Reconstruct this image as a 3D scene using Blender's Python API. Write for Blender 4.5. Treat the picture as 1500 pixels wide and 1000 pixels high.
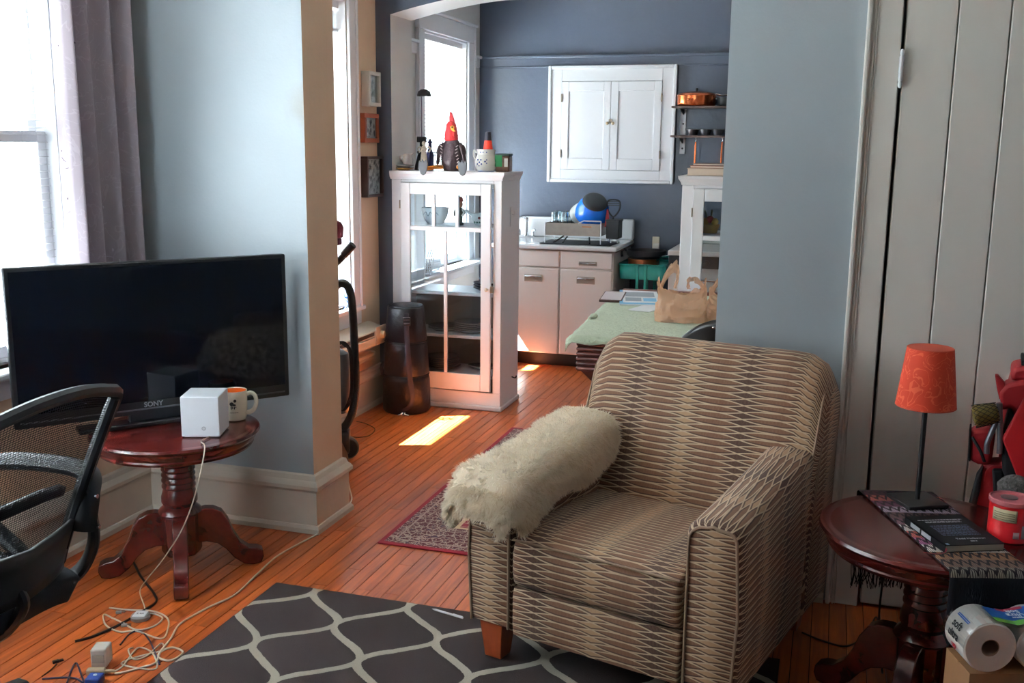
import bpy, bmesh, math, random
from math import sin, cos, pi, radians, sqrt, atan2
from mathutils import Vector, Matrix, noise
for o in list(bpy.data.objects): bpy.data.objects.remove(o)
S = bpy.context.scene
COL = S.collection
random.seed(7)

# ------------------------------------------------------------------ camera
FPX, CAMH = 1490.0, 1.6
PITCH, ROLL, YAW = 0.189127, 0.010304, -0.302047
_f = Vector((sin(YAW)*cos(PITCH), cos(YAW)*cos(PITCH), -sin(PITCH)))
_r = Vector((cos(YAW), -sin(YAW), 0)); _u = _r.cross(_f)
CR = _r*cos(ROLL)+_u*sin(ROLL); CU = -_r*sin(ROLL)+_u*cos(ROLL); CF = _f
cam = bpy.data.cameras.new('camera'); camo = bpy.data.objects.new('camera', cam); COL.objects.link(camo)
cam.sensor_width = 36; cam.lens = FPX/1500*36; cam.clip_start = .02
m = Matrix.Identity(4)
for i in range(3):
    m[i][0], m[i][1], m[i][2] = CR[i], CU[i], -CF[i]
m[2][3] = CAMH
camo.matrix_world = m
S.camera = camo
EYE = Vector((0, 0, CAMH))
def ray(px, py): return CR*((px-750)/FPX) - CU*((py-500)/FPX) + CF
def PZ(px, py, z=0.0):
    d = ray(px, py); return EYE + d*((z-CAMH)/d.z)
def PY(px, py, Y):
    d = ray(px, py); return EYE + d*(Y/d.y)
def PX(px, py, X):
    d = ray(px, py); return EYE + d*(X/d.x)

# ------------------------------------------------------------------ world, sun, exposure
W = bpy.data.worlds.new('world'); S.world = W; W.use_nodes = True
bg = W.node_tree.nodes['Background']; bg.inputs[0].default_value = (.955, .965, 1.0, 1); bg.inputs[1].default_value = 9.0
sun = bpy.data.lights.new('sun', 'SUN'); sun.energy = 300; sun.angle = .009; sun.color = (1, .98, .97)
suno = bpy.data.objects.new('sun', sun); COL.objects.link(suno)
_sd = Vector((1, .36, -1.389)).normalized()
suno.rotation_euler = _sd.to_track_quat('-Z', 'Y').to_euler()
vs = S.view_settings
vs.view_transform = 'Standard'; vs.look = 'None'; vs.gamma = 1; vs.use_curve_mapping = False; vs.exposure = 0.36
S.cycles.use_denoising = True
S.cycles.max_bounces = 10; S.cycles.diffuse_bounces = 6; S.cycles.transparent_max_bounces = 24; S.cycles.sample_clamp_indirect = 12
def portal(loc, rot, sx, sy):
    l = bpy.data.lights.new('window_portal', 'AREA'); l.shape = 'RECTANGLE'; l.size = sx; l.size_y = sy; l.cycles.is_portal = True
    o = bpy.data.objects.new('window_portal', l); COL.objects.link(o); o.location = loc; o.rotation_euler = rot

# ------------------------------------------------------------------ materials
def lin(c):
    return tuple((x/255/12.92 if x/255 <= .04045 else ((x/255+.055)/1.055)**2.4) for x in c)
MATS = {}
def mat(name, col, rough=.5, metal=0, var=0, vs=6, bump=0, bs=60, coat=0, spec=.5, sheen=0, stretch=None, trans=0, emit=0):
    if name in MATS: return MATS[name]
    m = bpy.data.materials.new(name); m.use_nodes = True; nt = m.node_tree; N = nt.nodes; L = nt.links
    b = N['Principled BSDF']; c = (*lin(col), 1)
    b.inputs['Base Color'].default_value = c; b.inputs['Roughness'].default_value = rough; b.inputs['Metallic'].default_value = metal
    b.inputs['Specular IOR Level'].default_value = spec; b.inputs['Coat Weight'].default_value = coat; b.inputs['Coat Roughness'].default_value = .12
    b.inputs['Sheen Weight'].default_value = sheen; b.inputs['Transmission Weight'].default_value = trans
    if emit: b.inputs['Emission Color'].default_value = c; b.inputs['Emission Strength'].default_value = emit
    if var or bump:
        tc = N.new('ShaderNodeTexCoord'); mp = N.new('ShaderNodeMapping'); L.new(tc.outputs['Object'], mp.inputs[0])
        if stretch: mp.inputs['Scale'].default_value = stretch
    if var:
        n = N.new('ShaderNodeTexNoise'); n.inputs['Scale'].default_value = vs; n.inputs['Detail'].default_value = 6; L.new(mp.outputs[0], n.inputs[0])
        r = N.new('ShaderNodeValToRGB'); L.new(n.outputs[0], r.inputs[0])
        r.color_ramp.elements[0].position = .3; r.color_ramp.elements[1].position = .7
        r.color_ramp.elements[0].color = (*[x*(1-var) for x in c[:3]], 1); r.color_ramp.elements[1].color = (*[min(1, x*(1+var)) for x in c[:3]], 1)
        L.new(r.outputs[0], b.inputs['Base Color'])
    if bump:
        n2 = N.new('ShaderNodeTexNoise'); n2.inputs['Scale'].default_value = bs; n2.inputs['Detail'].default_value = 4; L.new(mp.outputs[0], n2.inputs[0])
        bp = N.new('ShaderNodeBump'); bp.inputs['Strength'].default_value = bump; bp.inputs['Distance'].default_value = .01
        L.new(n2.outputs[0], bp.inputs['Height']); L.new(bp.outputs[0], b.inputs['Normal'])
    MATS[name] = m; return m
class NT:
    """tiny node helper for patterned materials"""
    def __init__(s, name, rough=.8):
        s.m = bpy.data.materials.new(name); s.m.use_nodes = True; s.t = s.m.node_tree; s.N = s.t.nodes; s.L = s.t.links
        s.b = s.N['Principled BSDF']; s.b.inputs['Roughness'].default_value = rough; MATS[name] = s.m
    def _in(s, sock, v):
        if isinstance(v, bpy.types.NodeSocket): s.L.new(v, sock)
        elif v is not None: sock.default_value = v
    def math(s, op, a, b=None, c=None):
        n = s.N.new('ShaderNodeMath'); n.operation = op
        for i, v in enumerate((a, b, c)):
            if v is not None: s._in(n.inputs[i], v)
        return n.outputs[0]
    def mix(s, f, a, b):
        n = s.N.new('ShaderNodeMix'); n.data_type = 'RGBA'; s._in(n.inputs[0], f)
        s._in(n.inputs[6], (*lin(a), 1) if isinstance(a, tuple) else a); s._in(n.inputs[7], (*lin(b), 1) if isinstance(b, tuple) else b)
        return n.outputs[2]
    def coord(s, kind='Object'):
        n = s.N.new('ShaderNodeTexCoord'); return n.outputs[kind]
    def pos(s): return s.N.new('ShaderNodeNewGeometry').outputs['Position']
    def xyz(s, v):
        n = s.N.new('ShaderNodeSeparateXYZ'); s.L.new(v, n.inputs[0]); return n.outputs
    def comb(s, x, y, z):
        n = s.N.new('ShaderNodeCombineXYZ'); s._in(n.inputs[0], x); s._in(n.inputs[1], y); s._in(n.inputs[2], z); return n.outputs[0]
    def noise(s, v, sc, det=3, dist=0):
        n = s.N.new('ShaderNodeTexNoise'); s._in(n.inputs['Vector'], v); n.inputs['Scale'].default_value = sc; n.inputs['Detail'].default_value = det; n.inputs['Distortion'].default_value = dist
        return n.outputs[0]
    def voro(s, v, sc, feat='DISTANCE_TO_EDGE'):
        n = s.N.new('ShaderNodeTexVoronoi'); n.feature = feat; s._in(n.inputs['Vector'], v); n.inputs['Scale'].default_value = sc; return n.outputs[0]
    def ramp(s, f, *st):
        n = s.N.new('ShaderNodeValToRGB'); s._in(n.inputs[0], f); e = n.color_ramp.elements
        while len(e) < len(st): e.new(.5)
        for i, (p, c) in enumerate(st): e[i].position = p; e[i].color = (*lin(c), 1)
        return n.outputs[0]
    def color(s, c): s.L.new(c, s.b.inputs['Base Color'])
    def bump(s, h, st=.3, d=.005):
        n = s.N.new('ShaderNodeBump'); n.inputs['Strength'].default_value = st; n.inputs['Distance'].default_value = d; s.L.new(h, n.inputs['Height']); s.L.new(n.outputs[0], s.b.inputs['Normal'])

paint = mat('living_paint', (166, 176, 183), .45, bump=.08, bs=90, var=.03, vs=3)
slate = mat('slate_paint', (80, 88, 103), .25, bump=.16, bs=26, var=.05, vs=3)
cream = mat('cream_paint', (220, 192, 164), .5, bump=.1, bs=50, var=.03)
white = mat('white_trim_paint', (230, 231, 235), .38, bump=.06, bs=40)
kwhite = mat('kitchen_wall_white', (214, 212, 208), .45, bump=.12, bs=30)
doorw = mat('door_paint', (224, 221, 214), .42, bump=.05, bs=60)
ceilm = mat('ceiling_paint', (222, 220, 214), .8)
blackp = mat('black_plastic', (22, 24, 28), .45)
darkm = mat('dark_metal', (30, 30, 32), .4, .6)
chrome = mat('chrome', (205, 208, 212), .15, 1)
steel = mat('brushed_steel', (170, 160, 150), .38, .9, var=.06, vs=30)
wp = mat('white_plastic', (225, 228, 232), .4)
china = mat('white_china', (228, 226, 220), .2, coat=.4)
def glassmat(name, tint=(235, 242, 245), gl=.1):
    m = bpy.data.materials.new(name); m.use_nodes = True; N = m.node_tree.nodes; L = m.node_tree.links
    N.remove(N['Principled BSDF']); o = N['Material Output']
    t = N.new('ShaderNodeBsdfTransparent'); t.inputs[0].default_value = (*lin(tint), 1)
    g = N.new('ShaderNodeBsdfGlossy'); g.inputs['Roughness'].default_value = .02
    lw = N.new('ShaderNodeLayerWeight'); lw.inputs[0].default_value = .5
    pw = N.new('ShaderNodeMath'); pw.operation = 'POWER'; L.new(lw.outputs['Facing'], pw.inputs[0]); pw.inputs[1].default_value = 4.5
    ma = N.new('ShaderNodeMath'); ma.operation = 'MULTIPLY_ADD'; L.new(pw.outputs[0], ma.inputs[0]); ma.inputs[1].default_value = .75; ma.inputs[2].default_value = gl*.5
    x = N.new('ShaderNodeMixShader'); L.new(ma.outputs[0], x.inputs[0]); L.new(t.outputs[0], x.inputs[1]); L.new(g.outputs[0], x.inputs[2]); L.new(x.outputs[0], o.inputs[0])
    MATS[name] = m; return m
glass = glassmat('pane_glass'); glassware = glassmat('glassware', (225, 235, 238), .35)
def wood(name, dark, light, sc=(9, 1.1, 9), rough=.35, coat=.3, rnd=.0, world=False):
    n = NT(name, rough); n.b.inputs['Coat Weight'].default_value = coat; n.b.inputs['Coat Roughness'].default_value = .15
    v = n.pos() if world else n.coord()
    oi = n.N.new('ShaderNodeObjectInfo')
    mp = n.N.new('ShaderNodeMapping'); n.L.new(v, mp.inputs[0]); mp.inputs['Scale'].default_value = sc
    off = n.comb(n.math('MULTIPLY', oi.outputs['Random'], 37.), n.math('MULTIPLY', oi.outputs['Random'], 91.), 0.); n.L.new(off, mp.inputs['Location'])
    a = n.noise(mp.outputs[0], 2.2, 8, 1.6); b2 = n.noise(mp.outputs[0], 14, 4, .3)
    f = n.math('ADD', n.math('MULTIPLY', a, .75), n.math('MULTIPLY', b2, .25))
    c = n.ramp(f, (.32, dark), (.62, light))
    if rnd:
        h = n.N.new('ShaderNodeHueSaturation'); n.L.new(c, h.inputs['Color'])
        n.L.new(n.math('ADD', n.math('MULTIPLY', oi.outputs['Random'], rnd), 1-rnd*.5), h.inputs['Value']); c = h.outputs[0]
    n.color(c); n.bump(f, .08, .002)
    return n.m
oak = wood('oak_boards', (128, 54, 18), (182, 90, 36), (9, .7, 9), .36, .12, .34, True)
cherry = wood('cherry_wood', (54, 13, 12), (86, 25, 22), (3, 3, 3), .26, .5)
brownwood = wood('brown_wood', (84, 38, 26), (120, 60, 42), (3, 3, 12), .4, .2)
legwood = wood('amber_leg_wood', (120, 48, 22), (156, 70, 34), (4, 4, 1), .3, .4)

# ------------------------------------------------------------------ mesh builder
XF = {}
class MB:
    def __init__(s): s.v = []; s.f = []; s.mi = []; s.uv = {}; s.cur = 0
    def add(s, vs, fs, uvs=None):
        o = len(s.v); s.v += [tuple(v) for v in vs]
        for k, f in enumerate(fs):
            if uvs: s.uv[len(s.f)] = uvs[k]
            s.f.append([i+o for i in f]); s.mi.append(s.cur)
        return s
    def box(s, a, b):
        x0, y0, z0 = [min(p, q) for p, q in zip(a, b)]; x1, y1, z1 = [max(p, q) for p, q in zip(a, b)]
        return s.add([(x0,y0,z0),(x1,y0,z0),(x1,y1,z0),(x0,y1,z0),(x0,y0,z1),(x1,y0,z1),(x1,y1,z1),(x0,y1,z1)],
                     [(0,3,2,1),(4,5,6,7),(0,1,5,4),(1,2,6,5),(2,3,7,6),(3,0,4,7)])
    def cbox(s, c, d): return s.box([c[i]-d[i]/2 for i in range(3)], [c[i]+d[i]/2 for i in range(3)])
    def obox(s, c, d, rz=0, rx=0, ry=0):
        M = Matrix.Translation(c) @ Matrix.Rotation(rz, 4, 'Z') @ Matrix.Rotation(ry, 4, 'Y') @ Matrix.Rotation(rx, 4, 'X')
        k = len(s.v); s.cbox((0, 0, 0), d)
        for i in range(k, len(s.v)): s.v[i] = tuple(M @ Vector(s.v[i]))
        return s
    def cyl(s, p0, p1, r0, r1=None, n=16, caps=True):
        p0, p1 = Vector(p0), Vector(p1); r1 = r0 if r1 is None else r1
        d = (p1-p0).normalized(); a = d.orthogonal().normalized(); b = d.cross(a)
        vs = [p + a*(r*cos(2*pi*i/n)) + b*(r*sin(2*pi*i/n)) for p, r in ((p0, r0), (p1, r1)) for i in range(n)]
        fs = [(i, (i+1) % n, n+(i+1) % n, n+i) for i in range(n)]
        if caps: fs += [tuple(range(n))[::-1], tuple(range(n, 2*n))]
        return s.add(vs, fs)
    def lathe(s, prof, c=(0, 0, 0), n=24, sx=1, sy=1, caps=True):
        vs = []; fs = []; m_ = len(prof)
        for r, z in prof: vs += [(c[0]+sx*r*cos(2*pi*i/n), c[1]+sy*r*sin(2*pi*i/n), c[2]+z) for i in range(n)]
        for j in range(m_-1):
            for i in range(n): fs.append((j*n+i, j*n+(i+1) % n, (j+1)*n+(i+1) % n, (j+1)*n+i))
        if caps and prof[0][0] > 1e-6: fs.append(tuple(range(n))[::-1])
        if caps and prof[-1][0] > 1e-6: fs.append(tuple(range((m_-1)*n, m_*n)))
        return s.add(vs, fs)
    def tube(s, pts, r, n=8, smooth=True, sub=6, closed=False, flat=1.0):
        pts = [Vector(p) for p in pts]
        if smooth and len(pts) > 2:
            q = []; L = len(pts)
            for i in range(L if closed else L-1):
                p0 = pts[(i-1) % L] if (closed or i > 0) else pts[0]*2-pts[1]; p1 = pts[i]; p2 = pts[(i+1) % L]
                p3 = pts[(i+2) % L] if (closed or i+2 < L) else pts[-1]*2-pts[-2]
                for k in range(sub):
                    t = k/sub; q.append(.5*((2*p1)+(p2-p0)*t+(2*p0-5*p1+4*p2-p3)*t*t+(3*p1-p0-3*p2+p3)*t**3))
            if not closed: q.append(pts[-1])
            pts = q
        L = len(pts); vs = []; fs = []; up = None
        for i, p in enumerate(pts):
            d = (pts[(i+1) % L]-pts[i-1]) if closed else (pts[min(i+1, L-1)]-pts[max(i-1, 0)])
            d = d.normalized() if d.length > 1e-9 else Vector((0, 0, 1))
            if up is None: up = d.orthogonal().normalized()
            up = (up-d*up.dot(d)); up = up.normalized() if up.length > 1e-6 else d.orthogonal().normalized()
            b = d.cross(up); rr = r[min(len(r)-1, int(i/(L-1)*(len(r)-1)+.5))] if isinstance(r, (list, tuple)) else r
            vs += [p+up*(rr*cos(2*pi*k/n))+b*(rr*flat*sin(2*pi*k/n)) for k in range(n)]
        for i in range(L if closed else L-1):
            j = (i+1) % L
            for k in range(n): fs.append((i*n+k, i*n+(k+1) % n, j*n+(k+1) % n, j*n+k))
        if not closed: fs += [tuple(range(n))[::-1], tuple(range((L-1)*n, L*n))]
        return s.add(vs, fs)
    def prism(s, poly, a, b, axis='z'):
        f = {'z': lambda p, h: (p[0], p[1], h), 'y': lambda p, h: (p[0], h, p[1]), 'x': lambda p, h: (h, p[0], p[1])}[axis]
        n = len(poly); vs = [f(p, a) for p in poly]+[f(p, b) for p in poly]
        return s.add(vs, [tuple(range(n))[::-1], tuple(range(n, 2*n))]+[(i, (i+1) % n, n+(i+1) % n, n+i) for i in range(n)])
    def grid(s, fn, nu, nv, cu=False, cv=False, uv=None):
        vs = []; fs = []; us = []
        U = nu if cu else nu+1; V = nv if cv else nv+1
        for i in range(U):
            for j in range(V): vs.append(fn(i/nu, j/nv))
        for i in range(nu):
            for j in range(nv):
                fs.append((i*V+j, ((i+1) % U)*V+j, ((i+1) % U)*V+(j+1) % V, i*V+(j+1) % V))
                if uv: us.append([uv(a/nu, b/nv) for a, b in ((i, j), (i+1, j), (i+1, j+1), (i, j+1))])
        return s.add(vs, fs, us if uv else None)
    def sph(s, c, r, nu=16, nv=10):
        if not isinstance(r, (tuple, list)): r = (r, r, r)
        return s.grid(lambda u, v: (c[0]+r[0]*cos(2*pi*u)*sin(pi*(.001+.998*v)), c[1]+r[1]*sin(2*pi*u)*sin(pi*(.001+.998*v)), c[2]-r[2]*cos(pi*(.001+.998*v))), nu, nv, cu=True)
    def xf(s, M, k=0):
        for i in range(k, len(s.v)): s.v[i] = tuple(M @ Vector(s.v[i]))
        return s
    def build(s, name, mt, parent=None, bevel=0, smooth=35, world=False, seg=2, solid=0, sub=0, uvbox=False):
        me = bpy.data.meshes.new(name); vv = s.v
        if world and parent is not None:
            inv = XF[parent.name].inverted(); vv = [inv @ Vector(v) for v in s.v]
        me.from_pydata([tuple(v) for v in vv], [], s.f)
        for x in (mt if isinstance(mt, (list, tuple)) else [mt]): me.materials.append(x)
        if any(s.mi): me.polygons.foreach_set('material_index', s.mi)
        if s.uv or uvbox:
            ul = me.uv_layers.new(name='UVMap').data
            for p in me.polygons:
                q = s.uv.get(p.index)
                for k, li in enumerate(p.loop_indices):
                    if q: ul[li].uv = q[k]
                    else:
                        co = me.vertices[me.loops[li].vertex_index].co; n = p.normal
                        ax = max(range(3), key=lambda i: abs(n[i]))
                        ul[li].uv = (co.y, co.z) if ax == 0 else (co.x, co.z) if ax == 1 else (co.x, co.y)
        me.validate(); me.update()
        bm = bmesh.new(); bm.from_mesh(me); bmesh.ops.recalc_face_normals(bm, faces=bm.faces); bm.to_mesh(me); bm.free()
        if smooth:
            me.shade_smooth(); me.set_sharp_from_angle(angle=radians(smooth))
        o = bpy.data.objects.new(name, me); COL.objects.link(o)
        if parent is not None: o.parent = parent; XF[o.name] = XF[parent.name]
        else: XF[o.name] = Matrix.Identity(4)
        if sub:
            md = o.modifiers.new('sub', 'SUBSURF'); md.levels = sub; md.render_levels = sub
        if solid:
            md = o.modifiers.new('solid', 'SOLIDIFY'); md.thickness = solid; md.offset = 0
        if bevel:
            md = o.modifiers.new('bevel', 'BEVEL'); md.width = bevel; md.segments = seg; md.limit_method = 'ANGLE'; md.angle_limit = radians(40); md.harden_normals = False
        return o
def tag(o, label, cat, group=None, kind=None):
    if label: o['label'] = label
    if cat: o['category'] = cat
    if group: o['group'] = group
    if kind: o['kind'] = kind
    return o
def thing(name, label, cat, loc=(0, 0, 0), rz=0, group=None, kind=None):
    o = bpy.data.objects.new(name, None); COL.objects.link(o); o.empty_display_size = .05
    o.location = loc; o.rotation_euler = (0, 0, rz)
    XF[o.name] = Matrix.Translation(loc) @ Matrix.Rotation(rz, 4, 'Z')
    return tag(o, label, cat, group, kind)
def struct(o, label=None, cat=None):
    o['kind'] = 'structure'
    if label: o['label'] = label
    if cat: o['category'] = cat
    return o
def text(name, body, size, mt, parent, M, ext=.0003, align='CENTER', world=True, bold=0):
    c = bpy.data.curves.new(name, 'FONT'); c.body = body; c.size = size; c.align_x = align; c.align_y = 'CENTER'; c.extrude = ext; c.offset = bold; c.resolution_u = 3
    t = bpy.data.objects.new('lettering_source', c); COL.objects.link(t); bpy.context.view_layer.update()
    me = bpy.data.meshes.new_from_object(t.evaluated_get(bpy.context.evaluated_depsgraph_get())); bpy.data.objects.remove(t)
    me.name = name; me.materials.clear(); me.materials.append(mt)
    o = bpy.data.objects.new(name, me); COL.objects.link(o)
    if parent is not None:
        o.parent = parent
        o.matrix_local = (XF[parent.name].inverted() @ M) if world else M
    else: o.matrix_local = M
    return o
def frame3(o, x, y):
    x = Vector(x).normalized(); y = Vector(y); z = x.cross(y).normalized(); y = z.cross(x)
    return Matrix(((x.x, y.x, z.x, o[0]), (x.y, y.y, z.y, o[1]), (x.z, y.z, z.z, o[2]), (0, 0, 0, 1)))

# ================================================================== STRUCTURE
LX, DX, KX = -2.80, -2.675, -2.72          # left wall faces: living, dining, kitchen
PY0, PY1 = 3.63, 3.89                      # partition living / dining
DY0, DY1 = 5.78, 6.10                      # divider dining / kitchen
BY, CEIL = 7.80, 2.75
RX, RY = 2.3, -2.6
def wallbox(mb, axis, t0, t1, a0, a1, z0, z1, ops=()):
    def B(p0, p1, q0, q1):
        if p1-p0 > 1e-4 and q1-q0 > 1e-4:
            mb.box((t0, p0, q0), (t1, p1, q1)) if axis == 'y' else mb.box((p0, t0, q0), (p1, t1, q1))
    c = a0
    for (b0, b1, c0, c1) in sorted(ops):
        B(c, b0, z0, z1); B(b0, b1, z0, c0); B(b0, b1, c1, z1); c = b1
    B(c, a1, z0, z1); return mb
WL = (1.25, 3.22, .80, 2.45); WD = (4.62, 5.39, .66, 2.40); WK = (6.62, 7.50, .72, 2.37)
# floor: a slab with oak strip boards laid on it
fl = struct(MB().box((-3.0, .05, -.12), (RX+.2, 8.0, -.012)).box((-1.02, RY-.15, -.12), (RX+.2, .05, -.012)).build('floor', mat('floor_gap', (38, 18, 10), .9), smooth=0), 'orange oak strip floor running through the rooms', 'floor')
bw = .0572
pm = MB().box((-.5, -.5, -.5), (.5, .5, .5)).build('floor_board', oak, fl, smooth=0)
plank_mesh = pm.data; COL.objects.unlink(pm); bpy.data.objects.remove(pm)
bulk = MB(); nplank = 0
rows = int((RX+2.95)/bw)
for i in range(rows):
    x = -2.95+bw*(i+.5); y = RY - random.random()*1.0
    while y < 7.95:
        L = random.uniform(.55, 1.6); y1 = min(y+L, 7.98)
        zt = -random.random()*.0008
        mid = (y+y1)/2
        vis = (x < -.75 and y1 > 2.1+max(0, (-.0-x)*.0) and y < 7.25 and not (x < -2.82) and not (x < -1.98 and PY0+.05 < y and y1 < PY1) and not (-1.8 < x and y > 6.2 and x > -1.0)
               and not (x > -1.6 and y1 < 3.1) and not (x < -2.6 and y > 5.8)) or (-.15 < x < .45 and y1 > 2.6 and y < 3.63)
        if x < -.9 and y1 < .2: y = y1; continue
        if x < -.9 and y < .1: y = .1; mid = (y+y1)/2
        if vis and nplank < 298:
            o = bpy.data.objects.new('floor_board', plank_mesh); COL.objects.link(o); o.parent = fl
            o.location = (x, mid, zt-.006); o.scale = (bw-.003, y1-y-.002, .012); nplank += 1
        else: bulk.box((x-bw/2+.0006, y+.0006, zt-.012), (x+bw/2-.0006, y1-.0006, zt))
        y = y1
b = bulk.build('floor_board_field', oak, fl, smooth=0); b['kind'] = 'stuff'
struct(MB().box((-3.0, .05, CEIL), (RX+.2, 8.0, CEIL+.1)).box((-1.02, RY-.15, CEIL), (RX+.2, .05, CEIL+.1)).build('ceiling', ceilm, smooth=0), 'white plaster ceiling above the rooms', 'ceiling')
# exterior ground and an unseen roof slab added to cut off the high sun
struct(MB().box((-14, -12, -.75), (-3.05, 16, -.6)).box((-3.05, -12, -.75), (3, -2.9, -.6)).box((-3.05, -2.9, -.75), (-1.05, .0, -.6)).build('ground', mat('outside_concrete', (205, 205, 200), .9), smooth=0), 'pale concrete yard outside the windows', 'ground')
struct(MB().box((-4.02, .3, 2.78), (-2.9, 10, 2.9)).build('sun_block_roof', mat('sun_block_white', (220, 220, 218), .7), smooth=0), 'added unseen white slab blocking the high sun above the windows', 'sun blocker')
# walls
struct(wallbox(MB(), 'y', LX-.16, LX, .20, PY0+.02, 0, CEIL, [WL]).build('wall_left', cream, smooth=0), 'cream wall with the curtained window behind the television', 'wall')
struct(wallbox(MB(), 'y', DX-.22, DX, PY1-.02, DY0+.02, 0, CEIL, [WD]).build('wall_dining', cream, smooth=0), 'cream wall with three framed photographs and a narrow bright window', 'wall')
struct(wallbox(MB(), 'y', KX-.18, KX, DY0+.02, BY+.1, 0, CEIL, [WK]).build('wall_kitchen', kwhite, smooth=0), 'off-white kitchen wall around the window behind the cabinet', 'wall')
struct(MB().box((KX-.18, BY, 0), (1.2, BY+.12, CEIL)).build('wall_back', slate, smooth=0), 'slate blue kitchen wall behind the sink', 'wall')
struct(MB().box((1.1, DY1, 0), (1.2, BY, CEIL)).build('wall_kitchen_right', slate, smooth=0), 'slate blue wall closing the kitchen out of view', 'wall')
struct(MB().box((1.6, PY1, 0), (1.7, DY0, CEIL)).build('wall_dining_right', cream, smooth=0), 'cream wall closing the dining room out of view', 'wall')
struct(wallbox(MB(), 'x', RY-.15, RY, -1.02, RX+.1, 0, CEIL).build('wall_rear', paint, smooth=0), 'pale blue wall behind the viewer', 'wall')
WN = (-2.74, -1.98, .72, 2.35)               # unseen window added to light the wall stub, left of the viewer
mb = wallbox(MB(), 'x', .05, .20, LX-.16, -.9, 0, CEIL, [WN]); mb.box((-1.02, RY, 0), (-.9, .05, CEIL)).box((-1.98, .20, 0), (-1.86, 1.12, CEIL))  # invented alcove; its return wall keeps the added window's light off the right side
struct(mb.build('wall_added_alcove', paint, smooth=0), 'added unseen pale blue alcove wall with a light-blocking return', 'wall')
wn = thing('window_4', 'added unseen sash window lighting the left side of the room', 'window', (-2.36, .1, .72), kind='structure')
for a, b_ in (((WN[0], .08, .72), (WN[0]+.05, .12, 2.35)), ((WN[1]-.05, .08, .72), (WN[1], .12, 2.35)), ((WN[0]+.05, .08, .72), (WN[1]-.05, .12, .79)), ((WN[0]+.05, .08, 2.3), (WN[1]-.05, .12, 2.35))): MB().box(a, b_).build('sash_bar', white, wn, world=True)
MB().box((WN[0]+.04, .098, .77), (WN[1]-.04, .101, 2.32)).build('pane', glass, wn, world=True)
portal(((WN[0]+WN[1])/2, .04, (WN[2]+WN[3])/2), (radians(90), 0, 0), WN[1]-WN[0], WN[3]-WN[2])
struct(MB().box((RX, RY, 0), (RX+.1, PY1, CEIL)).build('wall_right', paint, smooth=0), 'pale blue wall on the far right out of view', 'wall')
paint_st = paint.copy(); paint_st.name = 'living_paint_stained'; _N = paint_st.node_tree.nodes; _L = paint_st.node_tree.links; _b = _N['Principled BSDF']
_old = _b.inputs['Base Color'].links[0].from_socket
_g = _N.new('ShaderNodeNewGeometry'); _d = _N.new('ShaderNodeVectorMath'); _d.operation = 'DISTANCE'; _L.new(_g.outputs['Position'], _d.inputs[0]); _d.inputs[1].default_value = (-1.975, PY0, 1.74)
_nz = _N.new('ShaderNodeTexNoise'); _nz.inputs['Scale'].default_value = 14; _nz.inputs['Detail'].default_value = 5; _L.new(_g.outputs['Position'], _nz.inputs['Vector'])
_a = _N.new('ShaderNodeMath'); _a.operation = 'MULTIPLY_ADD'; _L.new(_nz.outputs[0], _a.inputs[0]); _a.inputs[1].default_value = .10; _L.new(_d.outputs['Value'], _a.inputs[2])
_m = _N.new('ShaderNodeMapRange'); _L.new(_a.outputs[0], _m.inputs[0]); _m.inputs[1].default_value = .16; _m.inputs[2].default_value = .06; _m.inputs[3].default_value = 0; _m.inputs[4].default_value = .6
_x = _N.new('ShaderNodeMix'); _x.data_type = 'RGBA'; _L.new(_m.outputs[0], _x.inputs[0]); _L.new(_old, _x.inputs[6]); _x.inputs[7].default_value = (*lin((150, 138, 118)), 1); _L.new(_x.outputs[2], _b.inputs['Base Color'])
# partition left: blue front, cream return
mb = MB(); mb.box((LX-.16, PY0, 0), (-1.99, PY1, CEIL)); mb.mi = [1, 1, 0, 1, 1, 1]
struct(mb.build('wall_partition_left', [paint_st, cream], smooth=0), 'pale blue wall stub with a cream end behind the television', 'wall')
mb = MB().box((-.37, PY0, 0), (.07, PY1, CEIL)); mb.mi = [0, 0, 0, 0, 1, 1]
mb.box((.07, PY0, 2.16), (1.02, PY1, CEIL)).box((1.02, PY0, 0), (RX, PY1, CEIL)).box((.07, PY1-.02, 0), (1.02, PY1, 2.16)); mb.mi = [0, 0, 0, 0, 1, 1]+[0]*18
struct(mb.build('wall_partition_right', [paint, cream], smooth=0), 'dim pale blue wall between the kitchen opening and the white door', 'wall')
struct(MB().box((-1.99, PY0, 2.5), (-.37, PY1, CEIL)).build('wall_header', paint, smooth=0), 'pale blue header above the wide opening', 'wall')
# arched divider
def archz(x):
    c = -1.335; t = max(0, (abs(x-c)-.60)/(1.243-.60)); t = min(1, t)
    return 2.466-.103*(t**1.55)
mb = MB(); XL, XR = -2.578, -.092
for y, flip in ((DY0, 0), (DY1, 1)):
    mb.cur = 0
    n = 40
    for k in range(n):
        a = XL+(XR-XL)*k/n; c = XL+(XR-XL)*(k+1)/n
        mb.add([(a, y, archz(a)), (c, y, archz(c)), (c, y, CEIL), (a, y, CEIL)], [(0, 1, 2, 3)])
    mb.add([(KX-.1, y, 0), (XL, y, 0), (XL, y, CEIL), (KX-.1, y, CEIL)], [(0, 1, 2, 3)])
    mb.add([(XR, y, 0), (1.7, y, 0), (1.7, y, CEIL), (XR, y, CEIL)], [(0, 1, 2, 3)])
mb.cur = 1
for k in range(40):
    a = XL+(XR-XL)*k/40; c = XL+(XR-XL)*(k+1)/40
    mb.add([(a, DY0, archz(a)), (c, DY0, archz(c)), (c, DY1, archz(c)), (a, DY1, archz(a))], [(0, 1, 2, 3)])
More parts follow.
